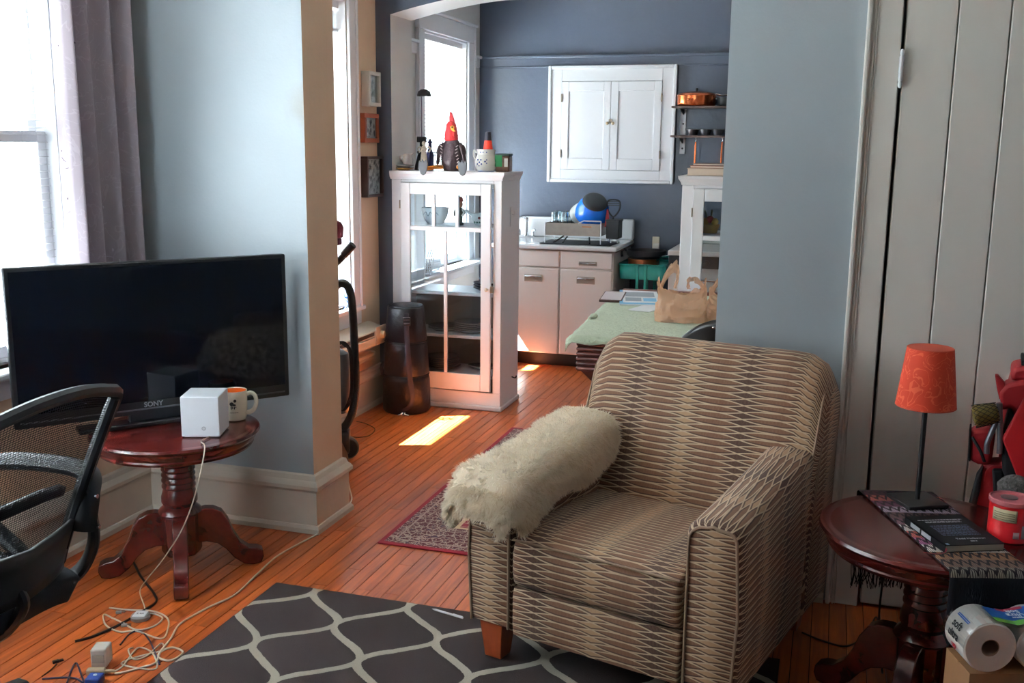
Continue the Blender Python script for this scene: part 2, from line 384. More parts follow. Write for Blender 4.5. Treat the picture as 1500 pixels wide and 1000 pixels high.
for x in (XL, XR): mb.add([(x, DY0, 0), (x, DY1, 0), (x, DY1, archz(x)), (x, DY0, archz(x))], [(0, 1, 2, 3)])
struct(mb.build('wall_arch', [slate, kwhite], smooth=30), 'slate blue wall with a shallow white arch into the kitchen', 'wall')

# baseboards: profile (out, z) extruded
PROF = [(0, 0), (.034, 0), (.034, .02), (.026, .032), (.02, .034), (.02, .175), (.024, .182), (.034, .19), (.034, .205), (.026, .218), (.018, .226), (.012, .245), (0, .25)]
def base_run(name, p0, p1, nrm, m0, label, e0=0, e1=0):
    """baseboard between floor points p0,p1, standing proud along nrm; e0/e1 mitre lengths"""
    p0, p1, nrm = Vector((*p0, 0)), Vector((*p1, 0)), Vector((*nrm, 0)); d = (p1-p0).normalized(); n = len(PROF)
    vs = [p0+nrm*o-d*(o*e0)+Vector((0, 0, z)) for o, z in PROF]+[p1+nrm*o+d*(o*e1)+Vector((0, 0, z)) for o, z in PROF]
    mb = MB().add(vs, [tuple(range(n)), tuple(range(n, 2*n))]+[(i, i+1, n+i+1, n+i) for i in range(n-1)])
    return struct(mb.build(name, m0, smooth=25), label, 'baseboard')
bcream = mat('baseboard_paint', (206, 196, 182), .4, bump=.08, bs=30, var=.05, vs=8)
base_run('baseboard_partition', (LX, PY0), (-1.99, PY0), (0, -1), bcream, 'cream moulded baseboard under the pale blue wall stub', 0, 1)
base_run('baseboard_end', (-1.99, PY0), (-1.99, PY1), (1, 0), bcream, 'short cream baseboard wrapping the wall stub end', 1, 1)
base_run('baseboard_left', (LX, .2), (LX, PY0), (1, 0), bcream, 'cream baseboard below the curtained window')
base_run('baseboard_dining', (DX, PY1), (DX, DY0), (1, 0), bcream, 'cream baseboard below the wall heater')
base_run('baseboard_right', (-.37, PY0), (.06, PY0), (0, -1), bcream, 'cream baseboard behind the armchair')
# wainscot cap under heater + picture rails
def rail(name, boxes, m0, label):
    mb = MB()
    for a, b_ in boxes: mb.box(a, b_)
    return struct(mb.build(name, m0, bevel=.006, smooth=30), label, 'trim')
rail('trim_1', [((KX, BY-.018, 2.2), (1.1, BY, 2.29)), ((KX, BY-.04, 2.268), (1.1, BY-.018, 2.29)), ((KX, BY-.028, 2.2), (1.1, BY-.018, 2.212))], slate, 'slate picture rail across the kitchen back wall')
rail('trim_2', [((KX, DY1+.001, 2.2), (KX+.018, 6.49, 2.29)), ((KX, 7.68, 2.2), (KX+.018, BY-.04, 2.29)), ((KX+.018, DY1+.001, 2.268), (KX+.038, 6.49, 2.29)), ((KX+.018, 7.68, 2.268), (KX+.038, BY-.042, 2.29))], white, 'white picture rail beside the kitchen window')
rail('trim_3', [((DX, PY1, .33), (DX+.045, 5.62, .355)), ((DX, PY1, .30), (DX+.02, 5.62, .33))], bcream, 'cream ledge under the wall heater')

# windows -----------------------------------------------------------
def window(n, X, wy, thick, casing, label, side=.09, stool=.07, sash_mid=None, m0=white, topcap=.12):
    y0, y1, z0, z1 = wy
    w = thing('window_%d' % n, label, 'window', (X, (y0+y1)/2, z0), 0, kind='structure')
    xo = X-thick
    mb = MB()                                   # reveal lining
    for a, b_ in (((xo, y0, z0), (X+.001, y0+.012, z1)), ((xo, y1-.012, z0), (X+.001, y1, z1)), ((xo, y0+.012, z1-.012), (X+.001, y1-.012, z1)), ((xo, y0+.012, z0), (X-.051, y1-.012, z0+.012))): mb.box(a, b_)
    mb.build('reveal', m0, w, world=True, smooth=0)
    if casing:
        for nm, a, b_ in (('casing', (X, y0-side, z0-.02), (X+.022, y0, z1)), ('casing', (X, y1, z0-.02), (X+.022, y1+side, z1)), ('head_casing', (X, y0-side, z1), (X+.024, y1+side, z1+topcap))):
            MB().box(a, b_).build(nm, m0, w, world=True, bevel=.006, smooth=30)
        MB().box((X, y0-side-.02, z1+topcap), (X+.045, y1+side+.02, z1+topcap+.022)).build('cap_moulding', m0, w, world=True, bevel=.008, smooth=30)
        for yy in (y0-side, y1+side-.02): MB().box((X+.022, yy, z0-.02), (X+.034, yy+.02, z1+topcap)).build('back_band', m0, w, world=True, bevel=.005, smooth=30)
    MB().box((X-.05, y0-side-.04, z0-.028), (X+stool, y1+side+.04, z0)).build('window_sill', m0, w, world=True, bevel=.008, smooth=30)
    MB().box((X, y0-side-.01, z0-.11), (X+.018, y1+side+.01, z0-.029)).build('apron', m0, w, world=True, bevel=.004, smooth=30)
    y0 += .012; y1 -= .012; z1 -= .012; zm = sash_mid or (z0+z1)/2; st = .045
    for k, (a, c, xs) in enumerate(((z0, zm+.02, xo+.075), (zm-.02, z1, xo+.035))):
        s = MB()
        s.box((xs, y0, a), (xs+.035, y0+st, c)).box((xs, y1-st, a), (xs+.035, y1, c)).box((xs, y0+st, a), (xs+.035, y1-st, a+(.07 if k == 0 else .04))).box((xs, y0+st, c-.04), (xs+.035, y1-st, c))
        so = s.build('sash', m0, w, world=True, bevel=.004, smooth=30)
        MB().box((xs+.015, y0+st-.004, a+.03), (xs+.019, y1-st+.004, c-.03)).build('pane', glass, so, world=True, smooth=0)
    return w
def blind(X, wy, top, bottom, label, tilt, pitch=.027, width=.026, name='window_blind', stack=0):
    y0, y1 = wy; bt = mat('blind_white', (222, 222, 224), .5)
    t = thing(name, label, 'blind', (X, (y0+y1)/2, top))
    MB().box((X-.02, y0, top-.04), (X+.02, y1, top)).build('head_rail', bt, t, world=True, bevel=.003)
    n = int((top-.05-bottom)/pitch)
    s0 = None
    for k in range(n):
        if s0 is None:
            s0 = MB().grid(lambda u, v: ((u-.5)*width, (v-.5)*(y1-y0-.01), .003*(1-(2*u-1)**2)), 4, 1).build('slat', bt, t, smooth=60); s0.rotation_euler = (0, tilt, 0); o = s0
        else:
            o = s0.copy(); COL.objects.link(o)
        o.location = (0, 0, -.06-k*pitch)
    MB().box((X-.014, y0, bottom-.02), (X+.014, y1, bottom-.003)).build('bottom_rail', bt, t, world=True, bevel=.003)
    for yy in (y0+.12, y1-.12): MB().cyl((X, yy, top-.03), (X, yy, bottom), .0012, n=5).build('cord', bt, t, world=True)
    return t
window(1, LX, WL, .16, True, 'bright living room window with white frame behind the curtain', side=.1)
window(2, DX, WD, .22, True, 'tall narrow dining room window seen past the wall stub', stool=.035)
window(3, KX, WK, .18, True, 'kitchen window with white casing behind the figurines', side=.13, stool=.11)
blind(LX-.05, (WL[0]+.01, WL[1]-.01), WL[3]-.01, WL[2]+.03, 'white slatted blind lowered over the living room window', radians(-4))
blind(DX-.06, (WD[0]+.01, WD[1]-.01), WD[3]-.01, WD[3]-.16, 'white blind raised to the head of the dining window', radians(-10), pitch=.006)
blind(KX-.05, (WK[0]+.01, WK[1]-.01), WK[3]-.01, 1.38, 'white blind pulled partly down in the kitchen window', radians(-20))
for X, w_ in ((LX-.17, WL), (DX-.23, WD), (KX-.19, WK)):
    portal((X, (w_[0]+w_[1])/2, (w_[2]+w_[3])/2), (0, radians(-90), 0), w_[3]-w_[2], w_[1]-w_[0])

# door with wide vertical boards -------------------------------------
d = thing('door_1', 'white painted vertical-board door with a white butt hinge', 'door', (.6, PY0, 0), kind='structure')
xs = [.185, .340, .493, .646, .80, .953]
for a, c in zip(xs[:-1], xs[1:]):
    MB().box((a+.0015, PY0-.012, .012), (c-.0015, PY0+.03, 2.12)).build('board', doorw, d, world=True, bevel=.004, smooth=30)
MB().box((.186, PY0+.03, .012), (.952, PY0+.045, 2.12)).build('door_back', doorw, d, world=True, smooth=0)
for zc in (1.86, .3):
    h = MB().cyl((.181, PY0-.022, zc-.04), (.181, PY0-.022, zc+.04), .0075, n=12)
    h.sph((.181, PY0-.022, zc+.05), (.007, .007, .012), 10, 8).sph((.181, PY0-.022, zc-.05), (.007, .007, .012), 10, 8)
    for k in range(4): h.cyl((.181, PY0-.022, zc-.0325+k*.0217), (.181, PY0-.022, zc-.0305+k*.0217), .0082, n=12)
    h.build('hinge', white, d, world=True, smooth=40)
c = thing('trim_4', 'white moulded door casing beside the dim blue wall', 'trim', (.12, PY0, 0), kind='structure')
MB().box((.07, PY0-.02, 0), (.176, PY0+.03, 2.16)).build('casing_board', doorw, c, world=True, bevel=.004)
MB().box((.066, PY0-.036, 0), (.082, PY0, 2.16)).build('back_band', doorw, c, world=True, bevel=.005)
MB().box((.088, PY0-.026, 0), (.094, PY0, 2.16)).box((.098, PY0-.024, 0), (.101, PY0, 2.16)).build('bead', doorw, c, world=True, bevel=.002)
MB().box((.066, PY0-.03, 2.13), (1.06, PY0+.03, 2.25)).build('head_casing', doorw, c, world=True, bevel=.004)
MB().box((.955, PY0-.02, 0), (1.06, PY0+.03, 2.13)).build('casing_board', doorw, c, world=True, bevel=.004)

# ================================================================== ARMCHAIR
def chair_fabric():
    n = NT('zigzag_fabric', .75); n.b.inputs['Sheen Weight'].default_value = .15
    u, v, _ = n.xyz(n.coord('UV'))
    h, wd = .0225, .2
    a = n.math('ADD', n.math('DIVIDE', v, h), n.math('DIVIDE', u, wd)); b2 = n.math('SUBTRACT', n.math('DIVIDE', v, h), n.math('DIVIDE', u, wd))
    wob = n.math('MULTIPLY', n.math('SINE', n.math('MULTIPLY', u, 2*pi/.19)), .12)
    fa = n.math('FRACT', n.math('ADD', n.math('ADD', a, wob), 100.)); fb = n.math('FRACT', n.math('ADD', n.math('SUBTRACT', b2, wob), 100.))
    # every column of diamonds has its own tone: tan, mid, dark, mid
    ka = n.math('FLOOR', n.math('ADD', n.math('ADD', a, wob), 100.)); kb = n.math('FLOOR', n.math('ADD', n.math('SUBTRACT', b2, wob), 100.))
    kk = n.math('MULTIPLY', n.math('ABSOLUTE', n.math('SUBTRACT', n.math('FRACT', n.math('DIVIDE', n.math('ADD', n.math('SUBTRACT', ka, kb), 400.), 4.)), .5)), 2.)
    hat = n.math('FRACT', n.math('MULTIPLY', u, 230.)); hn = n.noise(n.comb(n.math('MULTIPLY', u, 60.), n.math('MULTIPLY', v, 4.), 0.), 3, 2)
    fill = n.ramp(kk, (.1, (70, 36, 26)), (.5, (120, 80, 58)), (.9, (180, 144, 112)))
    fill = n.mix(n.math('MULTIPLY', n.math('GREATER_THAN', hat, .5), n.math('MULTIPLY', hn, .28)), fill, (190, 160, 130))
    br = n.math('MAXIMUM', n.math('LESS_THAN', fa, .36), n.math('LESS_THAN', fb, .36))
    cr = n.math('MAXIMUM', n.math('LESS_THAN', fa, .17), n.math('LESS_THAN', fb, .17))
    c = n.mix(cr, n.mix(n.math('MULTIPLY', br, .85), fill, (74, 50, 40)), (196, 172, 144))
    n.color(c); n.bump(n.noise(n.coord('UV'), 900, 2), .25, .001)
    return n.m
fab = chair_fabric(); piping_m = mat('chair_piping', (150, 126, 106), .7)
HW, AW = .437, .160
ac = thing('armchair', 'upholstered club armchair in brown and cream zigzag fabric', 'armchair', (-.592, 2.713, .0095), radians(-14.9))
def armtop(y): return .605 + .065*min(1, max(0, y/.72))**1.3
def arm(sd):
    xi, xo = HW-AW, HW; mb = MB(); ys = [0, .006, .02, .1, .2, .3, .4, .5, .6, .7, .78]; ins = [.016, .006, 0]+[0]*8
    def sec(y, e):
        zt = armtop(y)-e; r = .045; pts = [(xi+e, .115+e)]
        pts += [(xi+e, zt-r*1.0)]
        for k in range(1, 5): t = pi/2*k/5; pts.append((xi+e+r*(1-cos(t)), zt-r*(1-sin(t))))
        pts += [(xi+r+.02, zt), ((xi+xo)/2, zt+.006), (xo-r-.02, zt)]
        r2 = .035
        for k in range(1, 5): t = pi/2*k/5; pts.append((xo-e-r2*(1-sin(t)), zt-r2*(1-cos(t))))
        pts += [(xo-e, zt-r2), (xo+.012-e, (zt+.115)/2), (xo-e, .115+e)]
        return pts
    secs = [sec(y, e) for y, e in zip(ys, ins)]; n = len(secs[0])
    arc = [0]
    for i in range(1, n): arc.append(arc[-1]+math.dist(secs[5][i], secs[5][i-1]))
    for j in range(len(ys)-1):
        for i in range(n-1):
            q = [(j, i), (j+1, i), (j+1, i+1), (j, i+1)]
            mb.add([(sd*secs[a][b_][0], ys[a], secs[a][b_][1]) for a, b_ in q], [(0, 1, 2, 3)], [[(ys[a]+sd*.2, arc[b_]) for a, b_ in q]])
    for j in (0, len(ys)-1):
        mb.add([(sd*p[0], ys[j], p[1]) for p in secs[j]], [tuple(range(n))], [[(p[0]+.03, p[1]) for p in secs[j]]])
    # weld by merging
    o = mb.build('arm', fab, ac, smooth=50)
    bm = bmesh.new(); bm.from_mesh(o.data); bmesh.ops.remove_doubles(bm, verts=bm.verts, dist=1e-5); bmesh.ops.recalc_face_normals(bm, faces=bm.faces); bm.to_mesh(o.data); bm.free()
    o.data.shade_smooth(); o.data.set_sharp_from_angle(angle=radians(50))
    pp = [(sd*p[0], -.002, p[1]) for p in sec(0, .012)]
    MB().tube(pp, .0045, 6, smooth=False).build('piping', piping_m, o)
    return o
arm(-1); arm(1)
def loft(prof, x0, x1, nx, name, warp=None, um=0., bev=.03):
    """profile in (y,z) swept along x, UV = (x, arc)"""
    mb = MB(); n = len(prof); arc = [0]
    for i in range(1, n): arc.append(arc[-1]+math.dist(prof[i], prof[i-1]))
    cy = sum(p[0] for p in prof)/n; cz = sum(p[1] for p in prof)/n
    xs_ = [x0, x0+bev*.15, x0+bev*.5, x0+bev]+[x0+bev+(x1-x0-2*bev)*k/nx for k in range(1, nx)]+[x1-bev, x1-bev*.5, x1-bev*.15, x1]
    sh = [.02, .008, .002, 0]+[0]*(nx-1)+[0, .002, .008, .02]
    def pt(a, i):
        y, z = prof[i]; e = sh[a]; L = math.hypot(y-cy, z-cz); y2, z2 = y-(y-cy)/L*e, z-(z-cz)/L*e
        return warp(xs_[a], y2, z2) if warp else (xs_[a], y2, z2)
    for a in range(len(xs_)-1):
        for i in range(n):
            k = (i+1) % n
            mb.add([pt(a, i), pt(a+1, i), pt(a+1, k), pt(a, k)], [(0, 1, 2, 3)], [[(xs_[a]+um, arc[i]), (xs_[a+1]+um, arc[i]), (xs_[a+1]+um, arc[k] if k else arc[-1]+.05), (xs_[a]+um, arc[k] if k else arc[-1]+.05)]])
    for a in (0, len(xs_)-1): mb.add([pt(a, i) for i in range(n)], [tuple(range(n))], [[(prof[i][0], prof[i][1]) for i in range(n)]])
    o = mb.build(name, fab, ac, smooth=60)
    bm = bmesh.new(); bm.from_mesh(o.data); bmesh.ops.remove_doubles(bm, verts=bm.verts, dist=1e-5); bmesh.ops.recalc_face_normals(bm, faces=bm.faces); bm.to_mesh(o.data); bm.free()
    o.data.shade_smooth(); o.data.set_sharp_from_angle(angle=radians(60))
    return o
seatp = [(.02, .27), (-.006, .285), (-.014, .32), (-.014, .38), (-.004, .415), (.02, .437), (.06, .446), (.2, .45), (.4, .44), (.62, .42), (.62, .28), (.3, .27)]
st_ = loft(seatp, -HW+AW+.003, HW-AW-.003, 10, 'seat_cushion', bev=.025)
MB().tube([(-HW+AW+.006, -.006, .425), (0, -.008, .427), (HW-AW-.006, -.006, .425)], .004, 6).build('piping', piping_m, st_)
loft([(.0, .115), (-.004, .15), (-.004, .25), (.004, .268), (.3, .268), (.6, .268), (.6, .115), (.3, .112)], -HW+AW+.001, HW-AW-.001, 8, 'front_rail', bev=.008)
def bwarp(x, y, z):
    t = min(1, max(0, (abs(x-.028)-(HW-.13))/.10)); dz = .085*(1-sqrt(max(0, 1-t*t)))*min(1, max(0, (z-.55)/.3)); return (x*(1-.02*max(0, z-.8)), y-.012*(1-(x/HW)**2), z-dz)
backp = [(.56, .40), (.585, .48), (.615, .58), (.645, .68), (.675, .78), (.70, .85), (.725, .905), (.76, .935), (.80, .944), (.84, .935), (.872, .905), (.888, .855), (.89, .78), (.88, .6), (.865, .4), (.85, .115), (.6, .115)]
bk = loft(backp, -HW+.045, HW+.012, 16, 'backrest', bwarp, bev=.035)
for sd in (-1, 1):
    MB().tube([bwarp(.028+sd*(HW-.03), y+(-.006), z) for y, z in backp[3:11]], .0045, 6, smooth=False).build('piping', piping_m, bk)
for sx in (-1, 1):
    for yy in (.055, .76):
        x = sx*(HW-.075); a, c = .042, .030
        MB().add([(x-c, yy-c, 0), (x+c, yy-c, 0), (x+c, yy+c, 0), (x-c, yy+c, 0), (x-a, yy-a, .122), (x+a, yy-a, .122), (x+a, yy+a, .122), (x-a, yy+a, .122)],
                 [(3, 2, 1, 0), (4, 5, 6, 7), (0, 1, 5, 4), (1, 2, 6, 5), (2, 3, 7, 6), (3, 0, 4, 7)]).build('leg', legwood, ac, bevel=.003)
MB().box((-HW+AW, .02, .108), (HW-AW, .8, .116)).build('dust_cover', mat('black_cloth', (18, 18, 20), .9), ac, smooth=0)

# sheepskin over the arm
sk = thing('sheepskin', 'cream shaggy sheepskin draped over the armchair arm', 'sheepskin', (-.592, 2.713, .0095), radians(-14.9))
flm = mat('sheepskin_wool', (242, 233, 218), .9, var=.05, vs=25)
_n = flm.node_tree.nodes; _t = _n.new('ShaderNodeBsdfTranslucent'); _t.inputs[0].default_value = (*lin((244, 234, 218)), 1); _x = _n.new('ShaderNodeMixShader'); _x.inputs[0].default_value = .4
flm.node_tree.links.new(_n['Principled BSDF'].outputs[0], _x.inputs[1]); flm.node_tree.links.new(_t.outputs[0], _x.inputs[2]); flm.node_tree.links.new(_x.outputs[0], _n['Material Output'].inputs[0])
XC = -HW+AW/2
def skin(u, v):
    """u along arm 0..1 (front to back), v across (outer hem to inner hem)"""
    y = -.085+.70*u
    fr = max(0, (.12-u)/.12)                # front drop
    zt = armtop(max(0, y))+.028-.13*fr**2
    hw = AW/2+.036-.03*fr**2+.006*sin(9*u)
    ho = .43+.015*sin(11*u)+.10*fr; hi = .475+.04*u+.012*sin(14*u+1)-.055*math.exp(-((u-.16)/.07)**2)+.02*fr
    a = abs(2*v-1); t = 2*v-1
    if a < .45:
        th = t/.45; x = XC+hw*sin(th*pi/2)*.97; z = zt-.05*(1-cos(th*pi/2))**1.2
    else:
        q = (a-.45)/.55; h = ho if t < 0 else hi
        x = XC+(1 if t > 0 else -1)*(hw*.97+.016*sin(q*pi)-(.012*q if t > 0 else 0)); z = zt-.05-(zt-.05-h)*q
    nz = noise.noise(Vector((u*7, v*7, 3)))
    return Vector((x, y, z+.008*nz))
mb = MB().grid(lambda u, v: skin(u, v), 40, 40); 
# close the front with a hanging apron
mb.grid(lambda a, v: tuple(skin(0, v)*(1-a)+Vector((XC+(skin(0, v).x-XC)*.9, -.055, skin(0, v).z*(1-.45)+.45*.5))*a), 4, 40)
ho_ = mb.build('hide', mat('wool_base', (228, 214, 192), .95), sk, smooth=80, solid=.012)
wv = []; wf = []
rng = random.Random(3)
for k in range(42000):
    u, v = rng.random(), rng.random()
    if k % 7 == 0: u = rng.random()*.05
    p = skin(u, v); e = 1e-3; du = skin(min(1, u+e), v)-skin(max(0, u-e), v); dv = skin(u, min(1, v+e))-skin(u, max(0, v-e)); n = du.cross(dv)
    n = n.normalized() if n.length > 0 else Vector((0, 0, 1))
    if n.dot(p-Vector((XC, p.y+ (.15 if u < .06 else 0), .5))) < 0: n = -n
    if u < .03: n = (n+Vector((0, -1.0, 0))).normalized()
    clump = Vector((noise.noise(p*45), noise.noise(p*45+Vector((7, 3, 1))), noise.noise(p*45+Vector((1, 9, 4)))))
    d = (n*.75+Vector((0, 0, -.45))+clump*.7+Vector((rng.uniform(-.3, .3), rng.uniform(-.3, .3), rng.uniform(-.3, .3)))).normalized()
    L = rng.uniform(.014, .028); sdv = d.cross(Vector((rng.uniform(-1, 1), rng.uniform(-1, 1), rng.uniform(-1, 1)))).normalized()*rng.uniform(.0009, .0018)
    q = len(wv); c1 = clump*.006
    p1 = p+d*L*.5+c1*.3; p2 = p+d*L+c1+Vector((0, 0, -.004))
    wv += [p-sdv, p+sdv, p1-sdv*.8, p1+sdv*.8, p2]
    wf += [(q, q+1, q+3, q+2), (q+2, q+3, q+4)]
wl = MB(); wl.v = [tuple(x) for x in wv]; wl.f = wf; wl.mi = [0]*len(wf)
w_ = wl.build('wool', flm, sk, smooth=180); w_['kind'] = 'stuff'

# ================================================================== RUGS
def trellis():
    n = NT('trellis_rug_pile', .95); x, y, z = n.xyz(n.pos())
    wx = n.math('MULTIPLY', n.math('SUBTRACT', n.noise(n.pos(), 9, 3), .5), .03)
    u = n.math('DIVIDE', n.math('ADD', n.math('ADD', x, 1.516), wx), .369); v = n.math('DIVIDE', n.math('SUBTRACT', y, 2.885), .408)
    cv = n.math('COSINE', n.math('MULTIPLY', v, 2*pi)); sv = n.math('SINE', n.math('MULTIPLY', v, 2*pi))
    w = n.math('MULTIPLY_ADD', cv, -.25, .25)
    def dist(t): return n.math('ABSOLUTE', n.math('SUBTRACT', n.math('FRACT', n.math('ADD', t, 20.5)), .5))
    dd = n.math('MINIMUM', dist(n.math('SUBTRACT', u, w)), dist(n.math('ADD', u, w)))
    th = n.math('MULTIPLY', n.math('SQRT', n.math('MULTIPLY_ADD', n.math('MULTIPLY', sv, sv), 1.9, 1.)), .037)
    ln = n.math('LESS_THAN', dd, n.math('ADD', th, n.math('MULTIPLY', n.math('SUBTRACT', n.noise(n.pos(), 160, 2), .5), .02)))
    pn = n.noise(n.pos(), 420, 2)
    n.color(n.mix(ln, n.mix(pn, (46, 35, 36), (64, 51, 51)), n.mix(pn, (165, 157, 142), (196, 188, 172))))
    n.bump(pn, .5, .004); return n.m
rg = thing('area_rug', 'charcoal rug with cream ogee trellis under the armchair', 'rug', (-.93, 2.2, 0))
def rugz(x, y): return .006+.0025*max(0, noise.noise(Vector((x*3, y*3, 0))))
mb = MB().grid(lambda u, v: (-1.872+1.80*u, .95+2.165*v, rugz(u*1.8, v*2.1)), 40, 48)
mb.box((-1.872, .95, .0004), (-.072, 3.115, .0052))
mb.build('pile', trellis(), rg, world=True, smooth=60)
MB().box((-1.878, .944, .0003), (-.066, 3.121, .0035)).build('binding', mat('rug_binding', (40, 34, 36), .95), rg, world=True)
def persian():
    n = NT('persian_rug_pile', .95); x, y, z = n.xyz(n.coord())
    hx, hy = .50, .92
    ex = n.math('SUBTRACT', hx, n.math('ABSOLUTE', x)); ey = n.math('SUBTRACT', hy, n.math('ABSOLUTE', y)); e = n.math('MINIMUM', ex, ey)
    vo = n.voro(n.coord(), 26); vo2 = n.voro(n.coord(), 55); nz = n.noise(n.coord(), 30, 4, 2)
    pat = n.mix(n.math('LESS_THAN', vo, .05), (86, 34, 44), (168, 150, 138))
    pat = n.mix(n.math('MULTIPLY', n.math('LESS_THAN', vo2, .06), n.math('GREATER_THAN', nz, .48)), pat, (186, 170, 156))
    pat = n.mix(n.math('GREATER_THAN', nz, .62), pat, (62, 40, 66))
    field = n.mix(n.math('LESS_THAN', vo, .05), (128, 28, 44), (196, 176, 150))
    c = n.mix(n.math('GREATER_THAN', e, .26), pat, field)
    for a, b_, cc in ((.245, .262, (206, 186, 150)), (.055, .063, (170, 150, 140)), (.22, .226, (160, 140, 130))):
        f = n.math('MULTIPLY', n.math('GREATER_THAN', e, a), n.math('LESS_THAN', e, b_)); c = n.mix(f, c, cc)
    c = n.mix(n.math('LESS_THAN', e, .022), c, (134, 18, 40))
    n.color(c); n.bump(n.noise(n.coord(), 500, 2), .5, .003); return n.m
pr = thing('runner_rug', 'small burgundy oriental rug on the boards behind the armchair', 'rug', (-1.187, 4.51, 0))
MB().box((-.5, -.92, .0005), (.5, .92, .008)).build('pile', persian(), pr, bevel=.004, seg=3)

# ================================================================== PEDESTAL TABLES
def pedestal_table(loc, rot, label):
    t = thing('pedestal_table', label, 'table', loc, rot, 'matching round cherry end tables')
    R_ = .306; H_ = .56
    MB().lathe([(0, H_-.022), (R_-.022, H_-.022), (R_-.008, H_-.02), (R_, H_-.011), (R_-.004, H_-.003), (R_-.018, H_), (R_-.03, H_-.003), (R_-.036, H_-.0015), (0, H_-.0015)], n=72).build('table_top', cherry, t, smooth=30)
    MB().lathe([(.2, H_-.022), (R_-.012, H_-.023), (R_-.016, H_-.036), (R_-.026, H_-.05), (R_-.024, H_-.056), (R_-.03, H_-.066), (.2, H_-.066)], n=72).build('apron', cherry, t, smooth=30)
    pr_ = [(.03, H_-.03), (.085, H_-.03), (.085, H_-.07), (.064, H_-.085), (.058, H_-.1)]
    z = H_-.1
    for k in range(6): pr_ += [(.062, z-.008), (.062, z-.014), (.057, z-.019)]; z -= .022
    pr_ += [(.06, z-.01), (.066, z-.03), (.066, z-.05), (.058, z-.065), (.075, z-.08), (.082, z-.09), (.07, z-.1), (.03, z-.1)]
    MB().lathe(pr_, n=40).build('column', cherry, t, smooth=25)
    zb = z-.1
    MB().lathe([(.03, zb), (.074, zb), (.074, .085), (.066, .07), (.03, .07)], n=8).build('hub', cherry, t, bevel=.003)
    for k in range(4):
        a = pi/2*k
        top = [(.05, .235), (.09, .243), (.12, .24), (.15, .225), (.172, .19), (.19, .14), (.215, .095), (.245, .07), (.275, .066), (.297, .055), (.30, .03), (.29, .006), (.26, .0), (.225, .008), (.19, .035), (.16, .075), (.13, .1), (.09, .112), (.05, .11)]
        lg = MB().prism(top, -.026, .026, 'y')
        lg.xf(Matrix.Rotation(a, 4, 'Z')); lg.build('leg', cherry, t, bevel=.004, seg=2, smooth=40)
    return t
pedestal_table((-2.28, 3.12, 0), radians(-56), 'round cherry pedestal end table carrying the television')
pedestal_table((.327, 2.94, 0), radians(-20), 'round cherry pedestal end table with the lamp beside the armchair')

# ================================================================== TELEVISION
tv = thing('television', 'large flat black television standing on the cherry table', 'television', (-2.366, 3.16, .561), radians(50.5))
tvb = mat('tv_bezel', (16, 17, 20), .3); TW, Z0, Z1 = 1.01, .042, .615
MB().box((-TW/2, 0, Z0), (TW/2, .035, Z1)).build('housing', tvb, tv, bevel=.006)
MB().box((-TW/2+.03, .035, Z0+.05), (TW/2-.03, .07, Z1-.08)).build('rear_case', tvb, tv, bevel=.015)
MB().box((-TW/2+.018, -.0015, Z0+.05), (TW/2-.018, .001, Z1-.016)).build('screen', mat('tv_screen', (8, 11, 18), .06, spec=.22), tv, smooth=0)
MB().box((-TW/2+.02, -.004, Z0+.018), (TW/2-.02, 0, Z0+.023)).build('silver_strip', mat('tv_silver', (92, 92, 98), .3, .7), tv)
MB().box((-.30, -.03, .0), (.30, .05, .02)).build('stand_bar', mat('tv_stand', (24, 24, 27), .25), tv, bevel=.006)
MB().box((-.12, .0, .018), (.12, .03, .06)).build('neck', tvb, tv, bevel=.004)
text('brand_lettering', 'SONY', .026, mat('tv_logo', (150, 150, 155), .35, .5), tv, Matrix.Translation((-.03, -.0032, Z0+.036)) @ Matrix.Rotation(pi/2, 4, 'X'), world=False, bold=.0006)

# white cube router
cu = thing('router', 'white cube router on the cherry table in front of the television', 'router', (-2.139, 3.104, .561), radians(19.6))
MB().box((-.068, -.072, .003), (.068, .072, .15)).build('body', mat('router_white', (222, 226, 234), .5), cu, bevel=.003)
MB().box((-.06, -.064, 0), (.06, .064, .004)).build('foot', wp, cu)
MB().cyl((.012, -.0725, .034), (.012, -.0735, .034), .0075, n=24).build('button', mat('router_ring', (170, 174, 184), .4), cu)
MB().cyl((.012, -.0730, .034), (.012, -.0742, .034), .0045, n=20).build('mark', mat('router_mark', (205, 208, 214), .4), cu)
# mug
mg = thing('mug', 'cream mug with orange inside and a small dog print', 'mug', (-2.140, 3.300, .561), radians(20))
MB().lathe([(.0, .004), (.03, .004), (.034, 0), (.04, .002), (.045, .02), (.047, .06), (.048, .112), (.0465, .115), (.045, .112)], n=40).build('body', mat('mug_cream', (226, 216, 198), .25, coat=.3), mg, smooth=40)
MB().lathe([(0, .008), (.036, .01), (.042, .03), (.0445, .1125)], n=40).build('lining', mat('mug_orange', (236, 96, 30), .25, coat=.3), mg, smooth=40)
MB().tube([(.044, 0, .098), (.062, 0, .104), (.078, 0, .092), (.082, 0, .066), (.074, 0, .042), (.06, 0, .03), (.045, 0, .026)], .0075, 10, flat=1.3).build('handle', MATS['mug_cream'], mg)
def mugdot(a0, z0, ra, rz): 
    return MB().grid(lambda u, v: (.0488*cos(a0+ra*v*cos(2*pi*u)/.048), .0488*sin(a0+ra*v*cos(2*pi*u)/.048), z0+rz*v*sin(2*pi*u)), 14, 2, cu=True)
A0 = radians(-82)
pk = MB()
for a, z, ra, rz in ((-.16, .07, .008, .0075), (.02, .066, .007, .004), (.1, .082, .0055, .006), (.05, .055, .002, .006), (-.2, .056, .0022, .008), (-.08, .056, .002, .006), (.16, .058, .0018, .003)): q = mugdot(A0+a, z, ra, rz); pk.add(q.v, q.f)
